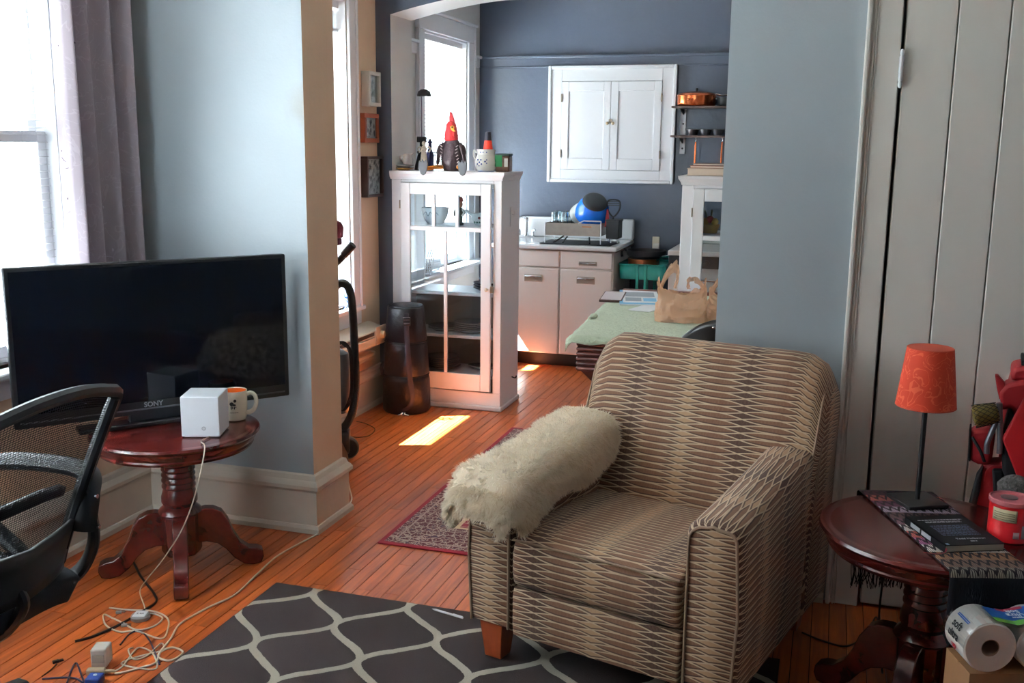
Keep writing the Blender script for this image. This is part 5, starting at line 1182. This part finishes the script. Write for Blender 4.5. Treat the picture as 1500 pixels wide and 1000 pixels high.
for px, lb in ((1021, 'thin copper handled ladle hanging below the lower shelf'), (1060, 'copper handled skimmer hanging at the blue wall edge')):
    X = xat(px, 7.68)
    l_ = thing('ladle', lb, 'ladle', (X, 7.68, 1.40), 0, 'utensils hanging from the lower shelf')
    MB().tube([(0, 0, .28), (.004, 0, .262), (0, 0, .25)], .003, 6).build('hook', chrome, l_)
    MB().box((-.006, -.003, .06), (.006, .003, .25)).build('handle', cop, l_, bevel=.002)
    MB().sph((0, -.01, .03), (.035, .03, .032), 16, 8).build('bowl', cop, l_)
# books on the right cabinet
zb_ = CH+.0015; xb = -.68
for k, (h, w, c, lb) in enumerate(((.04, .24, (206, 186, 168), 'thick cream book at the bottom of the cabinet-top pile'), (.014, .22, (140, 96, 74), 'thin brown book in the middle of the cabinet-top pile'), (.012, .2, (110, 88, 84), 'thin grey brown book topmost in the cabinet-top pile'))):
    b_ = thing('book', lb, 'book', (xb+.01*k, 5.92, zb_), radians(3-4*k), 'books on the far cabinet')
    MB().box((-w/2, -.09, 0), (w/2, .09, .003)).box((-w/2, -.09, h-.003), (w/2, .09, h)).box((w/2-.004, -.09, 0), (w/2, .09, h)).build('cover', mat('cover_%d' % k, c, .6), b_)
    MB().box((-w/2+.004, -.086, .003), (w/2-.005, .086, h-.003)).build('pages', mat('paper_edge', (226, 210, 192), .8), b_)
    zb_ += h+.0008
# ornaments in the right cabinet
fr = thing('fruit_ornament', 'yellow and red fruit ornament behind the far cabinet glass', 'ornament', (-.665, 5.93, 1.1255))
MB().lathe([(0, 0), (.04, 0), (.05, .03), (.055, .05), (.05, .05), (0, .02)], n=20).build('dish', mat('ornament_gold', (190, 150, 70), .4), fr)
for k, c in enumerate(((200, 150, 40), (180, 60, 50), (210, 170, 70))): MB().sph((-.025+.026*k, -.012, .065+.012*(k == 1)), .022).build('fruit', mat('fruit_%d' % k, c, .4), fr)
MB().tube([(-.02, .02, .06), (-.03, .025, .11), (-.05, .02, .14)], .006, 6).tube([(0, .02, .06), (.005, .02, .13)], .006, 6).build('sprig', mat('sprig_green', (96, 100, 60), .6), fr)
wf_ = thing('wire_plant', 'dark curly wire plant behind the far cabinet glass', 'ornament', (-.68, 5.93, .7225))
for k in range(5): MB().tube([(0, 0, 0), (.01*(k-2), 0, .04), (.025*(k-2), -.005, .06), (.03*(k-2), -.005, .045+.01*k)], .002, 5).build('stem', blackp, wf_)
MB().lathe([(0, 0), (.03, 0), (.034, .012), (0, .014)], n=16).build('base', mat('pale_base', (190, 190, 180), .5), wf_)

# ================================================================== DINING TABLE
dt = thing('dining_table', 'dark red wooden dining table with reeded edge under the green cloth', 'table', (-.70, 4.97, .0085))
tx0, tx1, ty0, ty1 = -1.085, -.28, 4.25, 5.72
dtw = wood('mahogany', (72, 26, 20), (104, 44, 34), (6, 1, 6), .35, .3)
MB().box((tx0, ty0, .772), (tx1, ty1, .792)).build('table_top', dtw, dt, world=True, bevel=.004)
for k in range(6):
    z = .758-.022*k; e = .012
    MB().box((tx0+e, ty0+e, z-.010), (tx1-e, ty1-e, z+.0105)).build('reed', dtw, dt, world=True, bevel=.0095, seg=3)
e0, e1 = .03, .10
q = MB().add([(tx0+e0, ty0+e0, .637), (tx1-e0, ty0+e0, .637), (tx1-e0, ty1-e0, .637), (tx0+e0, ty1-e0, .637), (tx0+e1, ty0+e1, .55), (tx1-e1, ty0+e1, .55), (tx1-e1, ty1-e1, .55), (tx0+e1, ty1-e1, .55)],
             [(0, 1, 2, 3), (7, 6, 5, 4), (0, 1, 5, 4), (1, 2, 6, 5), (2, 3, 7, 6), (3, 0, 4, 7)]); q.build('taper_apron', dtw, dt, world=True, bevel=.004)
for x in (tx0+.14, tx1-.14):
    for y in (ty0+.14, ty1-.14): MB().add([(x-.02, y-.02, .0085), (x+.02, y-.02, .0085), (x+.02, y+.02, .0085), (x-.02, y+.02, .0085), (x-.035, y-.035, .552), (x+.035, y-.035, .552), (x+.035, y+.035, .552), (x-.035, y+.035, .552)], [(3, 2, 1, 0), (4, 5, 6, 7), (0, 1, 5, 4), (1, 2, 6, 5), (2, 3, 7, 6), (3, 0, 4, 7)]).build('leg', dtw, dt, world=True)
MB().box((tx0+.02, ty1-.05, .792), (tx1-.02, ty1, .812)).build('far_ledge', brownwood, dt, world=True, bevel=.004)
cl = thing('tablecloth', 'pale green textured cloth spread over the dining table', 'tablecloth', (-.70, 4.97, .793))
gcl = mat('green_cloth', (190, 206, 182), .9, bump=1, bs=75, var=.06, vs=30, sheen=.2)
def cloth(u, v):
    x = tx0-.04+(tx1-tx0+.05)*u; y = ty0-.045+(ty1-ty0-.02)*v
    z = .7965
    dl = max(0, tx0-.004-x); dn = max(0, ty0-.004-y)
    zz = z-.6*dl-.7*dn+.003*noise.noise(Vector((x*9, y*9, 0)))+.003*sin(40*y)*(dl > 0)+.004*sin(45*x)*(dn > 0)
    if dl > .025 and dn > .03: zz -= .012
    return (x+.3*dl, y+.5*dn, max(zz, .5))
MB().grid(cloth, 44, 70).build('cloth', gcl, cl, world=True, smooth=80, solid=.004)
MB().sph((tx0+.01, 4.74, .806), (.018, .05, .012), 14, 8).sph((tx0-.0, 4.70, .80), (.012, .03, .01), 12, 8).build('bunched_fold', gcl, cl, world=True)
TT = .8
dt.rotation_euler.z = cl.rotation_euler.z = radians(3.5)
def sheet(name, label, cat, px, z, w, l, h, rz, mt, parts=()):
    p = PZ(px[0], px[1], z); t = thing(name, label, cat, (p.x, p.y, z), rz)
    MB().box((-w/2, -l/2, 0), (w/2, l/2, h)).build('sheet', mt, t, bevel=min(.002, h*.4))
    for nm, (a0, b0, a1, b1), m_ in parts: MB().box((a0*w/2, b0*l/2, h), (a1*w/2, b1*l/2, h+.0006)).build(nm, m_, t)
    return t
pap = mat('paper_white', (224, 228, 232), .7); pbl = mat('paper_blue', (120, 186, 222), .6); pgr = mat('print_lines', (150, 160, 172), .7)
sheet('folder', 'dark brown folder at the left of the papers on the table', 'folder', (898, 436), TT, .12, .34, .012, .12, mat('folder_brown', (84, 62, 58), .6), (('pale_cover', (-.9, -.9, .9, .9), mat('cover_grey', (196, 190, 194), .5)),))
sheet('newspaper', 'blue and white folded flyer on the green cloth', 'flyer', (936, 437), TT+.0005, .21, .52, .008, .2, pap, (('blue_border', (-1, -1, 1, -.8), pbl), ('blue_border', (-1, -.8, -.82, 1), pbl), ('print_block', (-.7, -.6, .1, -.1), pgr), ('print_block', (-.7, .05, .8, .7), pgr), ('print_block', (.2, -.6, .85, -.15), pbl)))
sheet('envelope', 'white envelope in front of the blue flyer', 'envelope', (948, 452), TT+.0008, .12, .2, .004, -.25, pap)
# plastic carrier bags
def bagmat():
    m = mat('bag_plastic', (224, 186, 156), .32, bump=.7, bs=26); nt = m.node_tree; N = nt.nodes; L = nt.links
    t = N.new('ShaderNodeBsdfTranslucent'); t.inputs[0].default_value = (*lin((224, 180, 146)), 1); x = N.new('ShaderNodeMixShader'); x.inputs[0].default_value = .5
    tr = N.new('ShaderNodeBsdfTransparent'); x2 = N.new('ShaderNodeMixShader'); x2.inputs[0].default_value = .36
    b = N['Principled BSDF']; L.new(b.outputs[0], x.inputs[1]); L.new(t.outputs[0], x.inputs[2]); L.new(x.outputs[0], x2.inputs[1]); L.new(tr.outputs[0], x2.inputs[2]); L.new(x2.outputs[0], N['Material Output'].inputs[0]); return m
bgm = bagmat()
def carrier(label, c, w, d_, h, rz, seed):
    t = thing('carrier_bag', label, 'bag', c, rz, 'tan plastic bags on the dining table')
    def f(u, v):
        a = 2*pi*u; ca, sa_ = cos(a), sin(a); sq = (abs(ca)**4+abs(sa_)**4)**-.25
        nz = noise.noise(Vector((ca*2+seed, sa_*2, v*3)))+.9*noise.noise(Vector((ca*5+seed, sa_*5, v*7))); k = 1-.12*v
        pk = abs(ca)**3                                  # rim climbs into the handles at the two sides
        return (w/2*ca*sq*k*(1+.10*nz), d_/2*sa_*sq*k*(1+.16*nz)*(1-.55*v), h*v*(.66+.40*pk)*(1+.14*nz))
    MB().grid(f, 64, 18, cu=True).build('sack', bgm, t, smooth=25)
    MB().grid(lambda u, v: (.8*(u-.5)*w, .8*(v-.5)*d_, .003+h*.45*(1-(2*u-1)**4)*(1-(2*v-1)**4)+.02*noise.noise(Vector((u*4, v*4, seed)))), 10, 10).build('contents', mat('groceries', (226, 214, 200), .6), t, smooth=20)
    for sx in (-1, 1):
        for sy in (-1, 1):
            def arch(u, v, sx=sx, sy=sy):
                an_ = pi*u; r_ = .62+.38*v; nz = noise.noise(Vector((u*5+seed, v*2+sx, sy*3.)))
                return (sx*w*(.27-.17*r_*cos(an_))+w*.12*sin(an_)*(1 if sx < 0 else -.6)+.014*nz, sy*d_*(.13-.09*sin(an_))+.02*nz, h*(.80+(.62 if sx < 0 else .30)*r_*sin(an_)*(1+.25*nz)))
            MB().grid(arch, 20, 4).build('handle', bgm, t, smooth=25)
    return t
p = PZ(985, 474, TT); carrier('large tan plastic carrier bag standing on the green cloth', (p.x+.02, p.y+.12, TT+.001), .24, .2, .19, .15, 1.)
p = PZ(1035, 474, TT); carrier('smaller tan plastic carrier bag tied beside the large one', (p.x+.075, p.y+.14, TT+.001), .18, .2, .15, -.1, 4.)
# black chair pulled to the near side of the table
bcx = PY(1032, 470, 4.10)
bch = thing('black_chair', 'black lacquered chair at the dining table behind the armchair', 'chair', (bcx.x+.12, 4.09, 0), 0)
blq = mat('black_lacquer', (16, 14, 16), .3, coat=.2)
bz = PY(1032, 462, 4.10).z
def bkc(u, v): 
    a = 2*u-1; return (.21*a, -.02-.05*(1-a*a)+.02, .55+(bz-.55)*v*(1-.0)-.10*abs(a)**2.6*v)
MB().grid(bkc, 20, 8).build('backrest', blq, bch, solid=.022, sub=1)
MB().box((-.21, .02, .42), (.21, .4, .46)).build('seat', blq, bch, bevel=.012)
for sx in (-1, 1):
    MB().tube([(sx*.18, -.02, .0), (sx*.18, .02, .44), (sx*.17, -.01, .62)], .016, 8).build('leg', blq, bch); MB().tube([(sx*.18, .37, 0), (sx*.18, .36, .43)], .016, 8).build('leg', blq, bch)
for sx in (-.07, .10): MB().sph((sx, -.062, bz-.035), (.012, .004, .006), 10, 6).build('stud', chrome, bch)

# ================================================================== RIGHT-HAND TABLE THINGS
RT = .5602
def PR(px, py, z=RT): return PZ(px, py, z)
# woven runner
def runm():
    n = NT('runner_weave', .9); u, v, _ = n.xyz(n.coord('UV'))
    row = n.math('MULTIPLY', v, 15.); fr_ = n.math('FRACT', row); ri = n.math('FLOOR', row)
    rnd = n.math('FRACT', n.math('MULTIPLY', n.math('SINE', n.math('MULTIPLY', ri, 12.9898)), 43758.5))
    zig = n.math('ABSOLUTE', n.math('SUBTRACT', n.math('FRACT', n.math('MULTIPLY', u, 9.)), .5))
    nz = n.noise(n.coord('UV'), 60, 3)
    sh = n.math('GREATER_THAN', n.math('ADD', n.math('ABSOLUTE', n.math('SUBTRACT', fr_, n.math('MULTIPLY', zig, 1.4))), n.math('MULTIPLY', nz, .3)), .34)
    stitch = n.math('GREATER_THAN', n.math('FRACT', n.math('MULTIPLY', u, 38.)), .35)
    c = n.ramp(rnd, (.0, (70, 36, 52)), (.2, (176, 104, 150)), (.34, (90, 78, 60)), (.48, (236, 230, 224)), (.6, (110, 62, 140)), (.72, (216, 140, 76)), (.85, (120, 104, 90)), (.95, (190, 96, 84)))
    c = n.mix(n.math('MULTIPLY', sh, stitch), (34, 26, 32), c)
    c = n.mix(n.math('GREATER_THAN', v, .86), c, n.mix(nz, (10, 12, 24), (18, 20, 34)))
    n.color(c); n.bump(nz, .6, .003); return n.m
A, B_, C_, D_ = PR(1258, 719), PR(1366, 722), PR(1389, 836), PR(1512, 838)
rn = thing('table_runner', 'dark woven patterned runner across the lamp table', 'runner', (.33, 2.94, RT))
L0 = ((A-C_).length+(B_-D_).length)/2
q = MB(); NV = 60
tot = L0+.13
def rp(u, v):
    s_ = v*tot
    if s_ <= L0:
        t_ = s_/L0; p = (A*(1-u)+B_*u)*(1-t_)+(C_*(1-u)+D_*u)*t_; return (p.x, p.y, RT+.003)
    e = s_-L0; p = C_*(1-u)+D_*u; d_ = (C_-A).normalized()
    r = Vector((p.x, p.y, 0))-Vector((.327, 2.94, 0)); 
    k = min(1, e/.03)
    return (p.x+d_.x*.012*k+.004*sin(u*25)*k, p.y+d_.y*.012*k, RT+.003-max(0, e-.012))
q.grid(rp, 10, NV, uv=lambda u, v: (u, v)); q.build('weave', runm(), rn, world=True, smooth=60, solid=.003)
frm = mat('fringe_black', (16, 14, 18), .95)
# far end hanging down with fringe
dn_ = (A-C_).normalized(); q = MB()
def hang(u, v):
    p = A*(1-u)+B_*u; s_ = v*.26; k = min(1, s_/.02)
    return (p.x+dn_.x*.014*k, p.y+dn_.y*.014*k, RT+.003-max(0, s_-.01)+0)
q.grid(hang, 12, 14); q.build('hanging_end', frm, rn, world=True, solid=.003)
q = MB(); rng = random.Random(5)
for k in range(70):
    p = Vector(hang(k/69, 1)); q.tube([p, p+Vector((rng.uniform(-.006, .006), rng.uniform(-.006, .006), -.03)), p+Vector((rng.uniform(-.012, .012), rng.uniform(-.01, .01), -.06-rng.random()*.02))], .0016, 4, sub=2)
o = q.build('fringe', frm, rn, world=True); o['kind'] = 'stuff'
# table lamp
lp = PR(1343, 738)
la = thing('table_lamp', 'orange shaded table lamp with black pole and square base', 'lamp', (lp.x, lp.y, RT+.005))
MB().obox((0, 0, .006), (.128, .128, .011), radians(28)).build('base', mat('lamp_black', (34, 32, 34), .5), la, bevel=.002)
MB().cyl((0, 0, .011), (0, 0, .33), .0075, n=16).build('pole', MATS['lamp_black'], la)
sz0, sz1 = .299, .472
def shm_():
    n = NT('orange_paper_shade', .8); v = n.coord(); e = n.voro(v, 26, 'SMOOTH_F1'); n.color(n.mix(n.math('LESS_THAN', n.math('ABSOLUTE', n.math('SUBTRACT', n.noise(v, 16, 1, 2.5), .5)), .02), (206, 62, 34), (222, 92, 58)))
    n.bump(n.noise(v, 16, 1, 2.5), .4, .003); return n.m
MB().lathe([(.084, sz0), (.064, sz1)], n=48).build('shade', shm_(), la, solid=.0025, smooth=60)
sh_o = la.children[-1]
MB().lathe([(.083, sz0-.002), (.0855, sz0), (.0845, sz0+.003)], n=48).build('rim', mat('shade_rim', (190, 70, 44), .7), la)
MB().lathe([(.0625, sz1-.003), (.0655, sz1), (.063, sz1+.002)], n=48).build('rim', MATS['shade_rim'], la)
for a in (0, 2*pi/3, 4*pi/3): MB().cyl((0, 0, sz1-.02), (.063*cos(a), .063*sin(a), sz1-.006), .0015, n=5).build('shade_spoke', darkm, la)
MB().cyl((0, 0, .33), (0, 0, .36), .013, n=14).build('socket', blackp, la); MB().sph((0, 0, .395), (.028, .028, .036)).build('bulb', mat('bulb_white', (235, 232, 226), .3), la)
# book
bkp = PR(1424, 789, .58); fl_, fr2 = PR(1385, 812), PR(1471, 809)
rzb = atan2(fr2.y-fl_.y, fr2.x-fl_.x)
bo = thing('paperback', 'black paperback lying face down on the woven runner', 'book', (fl_.x, fl_.y, RT+.0052), rzb)
bwid, blen = (fr2-fl_).length, .215
cvb = mat('cover_black', (12, 13, 17), .6, spec=.3)
MB().box((-.004, 0, 0), (bwid, blen, .0018)).box((-.004, 0, .0182), (bwid, blen, .02)).box((-.004, 0, 0), (-.002, blen, .02)).build('cover', cvb, bo)
MB().box((-.002, .0015, .0018), (bwid-.002, blen-.0015, .0182)).build('pages', mat('page_edge', (196, 182, 160), .8), bo)
MB().tube([(.0, -.001, .012), (-.01, -.012, .006), (-.035, -.012, .003), (-.06, .004, .002)], .003, 6, flat=.4).build('ribbon', mat('ribbon_red', (130, 20, 40), .6), bo)
tw = mat('cover_text', (176, 178, 184), .6); tb = mat('cover_text_blue', (88, 104, 134), .6)
Tm = lambda x, y: Matrix.Translation((x, y, .0201))
def bars(y, x0, x1, mt, h=.003):
    q = MB(); x = x0; rg_ = random.Random(int(y*1e4))
    while x < x1:
        w = rg_.uniform(.004, .014); q.box((x, y, .02), (min(x+w, x1), y+h, .0203)); x += w+.0025
    q.build('blurb_line', mt, bo)
bars(.178, .015, bwid-.02, tw, .005); bars(.166, .03, bwid-.03, tw); bars(.160, .03, bwid-.03, tw)
for k in range(9): bars(.135-.0085*k, .028, bwid-.028, tb)
text('author_lettering', 'Todd McGowan', .0125, tw, bo, Tm(bwid*.56, .042), world=False)
bars(.022, bwid*.5, bwid*.5+.018, tw, .005)
q = MB().box((-.0048, .07, .004), (-.0040, .12, .016)).box((-.0048, .13, .004), (-.0040, .18, .016)).build('spine_title', tw, bo)
MB().box((.004, .004, .02), (.012, .014, .0203)).build('logo', mat('logo_blue', (150, 180, 210), .5), bo)
# red can
cn = PR(1476, 792)
ca = thing('red_can', 'red canister with clear lid and nutrition panel on the lamp table', 'canister', (cn.x+.006, cn.y+.035, RT+.0005), radians(-20))
red = mat('can_red', (206, 26, 34), .3, coat=.3); CR_ = .056; CHH = .112
MB().lathe([(0, .001), (CR_-.003, .001), (CR_, 0), (CR_, .004), (CR_-.001, .006), (CR_-.001, CHH-.008), (0, CHH-.008)], n=48).build('body', red, ca)
MB().lathe([(CR_, CHH-.012), (CR_+.002, CHH-.01), (CR_+.002, CHH), (CR_-.002, CHH+.002), (CR_-.004, CHH-.002), (0, CHH-.003)], n=48).build('lid', mat('lid_pink', (206, 120, 126), .2), ca)
MB().lathe([(0, CHH-.0028), (.022, CHH-.0028), (.022, CHH-.0005), (0, CHH-.0005)], (-.008, .004, 0), n=20).build('lid_boss', mat('lid_grey', (130, 110, 112), .3), ca)
def patch(r, a0, a1, z0, z1, mt, nm):
    MB().grid(lambda u, v: (r*cos(a0+(a1-a0)*u), r*sin(a0+(a1-a0)*u), z0+(z1-z0)*v), 14, 1).build(nm, mt, ca, solid=.0004)
patch(CR_-.0002, radians(-130), radians(-62), .058, .092, mat('panel_cream', (206, 198, 160), .5), 'nutrition_panel')
for k in range(4): patch(CR_+.0002, radians(-124), radians(-68), .063+.006*k, .0645+.006*k, mat('panel_print', (120, 112, 92), .6), 'panel_print_line')
patch(CR_-.0002, radians(-46), radians(-30), .014, .05, mat('barcode', (170, 160, 160), .5), 'barcode')
patch(CR_-.0002, radians(-68), radians(-52), .014, .032, mat('can_mark', (196, 170, 168), .5), 'can_mark')
# crumpled grey napkin behind the can
nk = PZ(1480, 748, RT)
na = thing('crumpled_cloth', 'crumpled grey knitted cloth behind the red can', 'cloth', (nk.x+.02, nk.y+.09, RT+.001))
MB().grid(lambda u, v: ((.045+.014*noise.noise(Vector((cos(2*pi*u)*2, sin(2*pi*u)*2, v*4))))*cos(2*pi*u)*sin(pi*(.02+.96*v)), (.035+.012*noise.noise(Vector((cos(2*pi*u)*2, 5, v*4))))*sin(2*pi*u)*sin(pi*(.02+.96*v)), .042-.042*cos(pi*(.02+.96*v))), 28, 16, cu=True).build('fold', mat('knit_grey', (120, 118, 116), .95, bump=.8, bs=200, var=.3, vs=90), na)

# ================================================================== TOILET PAPER AND BOX
_p = PZ(1447, 985, .3655)
bx = thing('cardboard_box', 'brown cardboard box under the toilet paper pack', 'box', (_p.x+.155*cos(radians(18))-.062*sin(radians(18)), _p.y+.155*sin(radians(18))+.062*cos(radians(18)), 0), radians(18))
cb = mat('cardboard', (160, 118, 82), .8, var=.06, vs=14)
for a, b_ in (((-.20, -.065, 0), (-.196, .065, .36)), ((.196, -.065, 0), (.20, .065, .36)), ((-.196, -.065, 0), (.196, -.061, .36)), ((-.196, .061, 0), (.196, .065, .36))): MB().box(a, b_).build('side', cb, bx)
MB().box((-.20, -.065, .36), (.20, -.002, .364)).build('flap', cb, bx); MB().box((-.20, 0.001, .36), (.20, .065, .364)).build('flap', cb, bx)
MB().box((-.196, -.061, .002), (.196, .061, .006)).build('bottom', cb, bx)
tpz = .3655; p = PZ(1447, 985, tpz)
tp = thing('toilet_paper_pack', 'plastic wrapped toilet paper pack with blue and green label', 'toilet paper', (p.x, p.y, tpz), radians(18))
tpm = mat('tissue', (226, 222, 216), .9, bump=.15, bs=90); RR = .064
for i in range(3):
    x = i*.128
    q = MB().lathe([(.022, 0), (RR-.004, 0), (RR, .004), (RR, .106), (RR-.004, .11), (.022, .11), (.022, 0)], n=40, caps=False)
    q.xf(Matrix.Translation((x, 0, RR)) @ Matrix.Rotation(-pi/2, 4, 'X')); o = q.build('roll', tpm, tp, smooth=40)
    q = MB().lathe([(.0225, .001), (.0225, .109), (.020, .109), (.020, .001), (.0225, .001)], n=28, caps=False); q.xf(Matrix.Translation((x, 0, RR)) @ Matrix.Rotation(-pi/2, 4, 'X')); q.build('core', mat('core_brown', (150, 126, 108), .9), o)
film = glassmat('wrap_film', (240, 240, 240), .35)
q = MB()
outline = [(-RR-.002, RR)]+[(-RR*cos(pi/2*k/8)-.002*cos(pi/2*k/8), RR+(RR+.002)*sin(pi/2*k/8)) for k in range(1, 9)]+[(.064, 2*RR-.012), (.128, 2*RR+.002), (.192, 2*RR-.012), (.256, 2*RR+.002), (.256+RR, RR)]
for k in range(len(outline)-1):
    a, c = outline[k], outline[k+1]; q.add([(a[0], -.003, a[1]), (c[0], -.003, c[1]), (c[0], .113, c[1]), (a[0], .113, a[1])], [(0, 1, 2, 3)])
q.build('wrapper', film, tp, smooth=60)
def toppatch(x0, x1, y0, y1, mt, nm, off=.0035):
    def zt(x):
        for a, c in zip(outline[:-1], outline[1:]):
            if a[0] <= x <= c[0]: return a[1]+(c[1]-a[1])*(x-a[0])/(c[0]-a[0]+1e-9)
        return 2*RR
    return MB().grid(lambda u, v: (x0+(x1-x0)*u, y0+(y1-y0)*v, zt(x0+(x1-x0)*u)+off), 12, 1).build(nm, mt, tp, smooth=60)
toppatch(.012, .15, .03, .088, mat('label_blue', (28, 92, 170), .3), 'blue_label')
toppatch(.012, .17, .008, .03, mat('label_lime', (104, 170, 60), .3), 'green_label')
toppatch(.045, .11, .078, .090, mat('label_crimson', (170, 44, 70), .3), 'red_band', .0042)
tpw = mat('label_text', (226, 232, 240), .5); UP = lambda x, y: Matrix.Translation((x, y, 2*RR+.006)) @ Matrix.Rotation(pi, 4, 'Z')
lx = RR*2
def lab(nm, s_, sz, x, y, mt, z=2*RR-.0005): return text(nm, s_, sz, mt, tp, Matrix.Translation((x, y, z)) @ Matrix.Rotation(pi, 4, 'Z'), world=False, bold=.0004)
lab('label_lettering', 'Ultra', .022, .078, .047, tpw); lab('label_lettering', 'Soft', .022, .078, .066, tpw); lab('label_lettering', 'PREMIUM', .008, .08, .034, tpw); lab('label_lettering', 'MEGA', .02, .125, .018, tpw)
# side lettering on the left flank of the first roll
def flank(nm, s_, sz, ang, y, mt):
    c = Vector((-(RR+.0035)*cos(ang), y, RR+(RR+.0035)*sin(ang))); nrm = Vector((-cos(ang), 0, sin(ang))); return text(nm, s_, sz, mt, tp, frame3(c, (0, -1, 0), nrm.cross(Vector((0, -1, 0)))), world=False, bold=.0006)
blt = mat('letter_black', (30, 30, 34), .5); rdt = mat('letter_red', (196, 30, 50), .5)
flank('side_lettering', 'ultra', .028, radians(8), .055, blt); flank('side_lettering', 'soft', .028, radians(30), .055, blt); flank('side_accent', 'up', .024, radians(-14), .05, rdt); flank('side_accent', '=====', .02, radians(48), .055, mat('letter_blue', (36, 90, 170), .5))

# ================================================================== RED HIKING CARRIER
bpk = PY(1440, 735, 3.36)
rp_ = thing('hiking_pack', 'red and black framed hiking pack leaning by the white door', 'backpack', (.74, 3.34, 0), radians(-8))
rdc = mat('pack_red', (156, 18, 28), .6, bump=.2, bs=60); bkn = mat('pack_black', (20, 20, 24), .7)
gx = lambda px, py, Y=3.3: (rpi @ PY(px, py, Y)).xyz
rpi = XF[rp_.name].inverted()
G = lambda px, py, dy=0: gx(px, py, 3.30+dy)
def shape(nm, pts, y0, y1, mt, bev=.012):
    poly = [(G(a, b_)[0], G(a, b_)[2]) for a, b_ in pts]; ya = G(*pts[0])[1]
    return MB().prism(poly, ya+y0, ya+y1, 'y').build(nm, mt, rp_, bevel=bev, seg=3, smooth=50)
shape('main_bag', [(1470, 600), (1480, 565), (1500, 552), (1560, 560), (1600, 640), (1600, 860), (1480, 860), (1462, 700)], .06, .24, rdc, .03)
shape('black_trim', [(1466, 640), (1478, 600), (1500, 640), (1500, 760), (1480, 720), (1468, 690)], .0, .09, bkn)
shape('top_flap', [(1463, 578), (1474, 566), (1500, 560), (1560, 566), (1560, 625), (1500, 620), (1480, 600), (1468, 606)], .03, .12, rdc, .02)
shape('flap_ear', [(1457, 553), (1462, 554), (1473, 566), (1464, 590), (1460, 572)], .04, .07, rdc, .004)
shape('lid_pocket', [(1480, 562), (1482, 545), (1500, 541), (1560, 545), (1560, 565)], .05, .2, rdc, .012)
shape('lid_trim', [(1496, 540), (1497, 533), (1560, 533), (1560, 541)], .05, .2, bkn, .004)
shape('hip_pad', [(1468, 640), (1500, 580), (1506, 590), (1506, 700), (1492, 700)], -.03, .0, mat('pack_bright_red', (184, 20, 28), .55), .006)
shape('side_pocket', [(1419, 640), (1422, 634), (1452, 630), (1458, 640), (1452, 684), (1432, 684), (1419, 678)], .03, .1, rdc, .012)
shape('pocket_trim', [(1417, 676), (1419, 632), (1422, 632), (1421, 680)], .025, .105, bkn, .003)
shape('lower_panel', [(1436, 692), (1448, 680), (1478, 678), (1490, 700), (1500, 760), (1500, 900), (1415, 900), (1420, 760)], .04, .1, rdc, .015)
shape('lower_trim', [(1430, 700), (1440, 686), (1436, 720), (1424, 770), (1420, 900), (1408, 900), (1414, 760)], .03, .07, bkn, .006)
shape('strap', [(1453, 690), (1470, 690), (1474, 720), (1470, 860), (1452, 860), (1456, 740)], .015, .05, bkn, .008)
fm = mat('frame_grey', (120, 124, 132), .35, .6)
MB().tube([G(1464, 590), G(1465, 630), G(1464, 664)], .0085, 10).build('frame_tube', fm, rp_)
MB().tube([G(1460, 616), G(1452, 634), G(1446, 650), G(1445, 664)], .0085, 10).build('frame_tube', fm, rp_)
a_, c_ = Vector(G(1426, 610, .01)), Vector(G(1462, 604, .01))
bo2 = MB().cyl(a_, c_, .034, .030, n=24).build('bottle', mat('bottle_olive', (136, 116, 52), .5), rp_, bevel=.01)
q = MB()
for k in range(14):
    for sgn in (-1, 1):
        pts = []
        for j in range(9):
            t_ = j/8; an_ = 2*pi*k/14+sgn*t_*1.6; d_ = (c_-a_).normalized(); n1 = d_.orthogonal().normalized(); n2 = d_.cross(n1); r_ = .0355-.004*t_
            pts.append(a_+(c_-a_)*t_+n1*r_*cos(an_)+n2*r_*sin(an_))
        q.tube(pts, .0009, 4, smooth=False)
q.build('net', bkn, bo2)
MB().tube([G(1424, 640, .02), G(1436, 660, .0), G(1442, 676, .0)], .005, 6).build('buckle_strap', bkn, rp_)
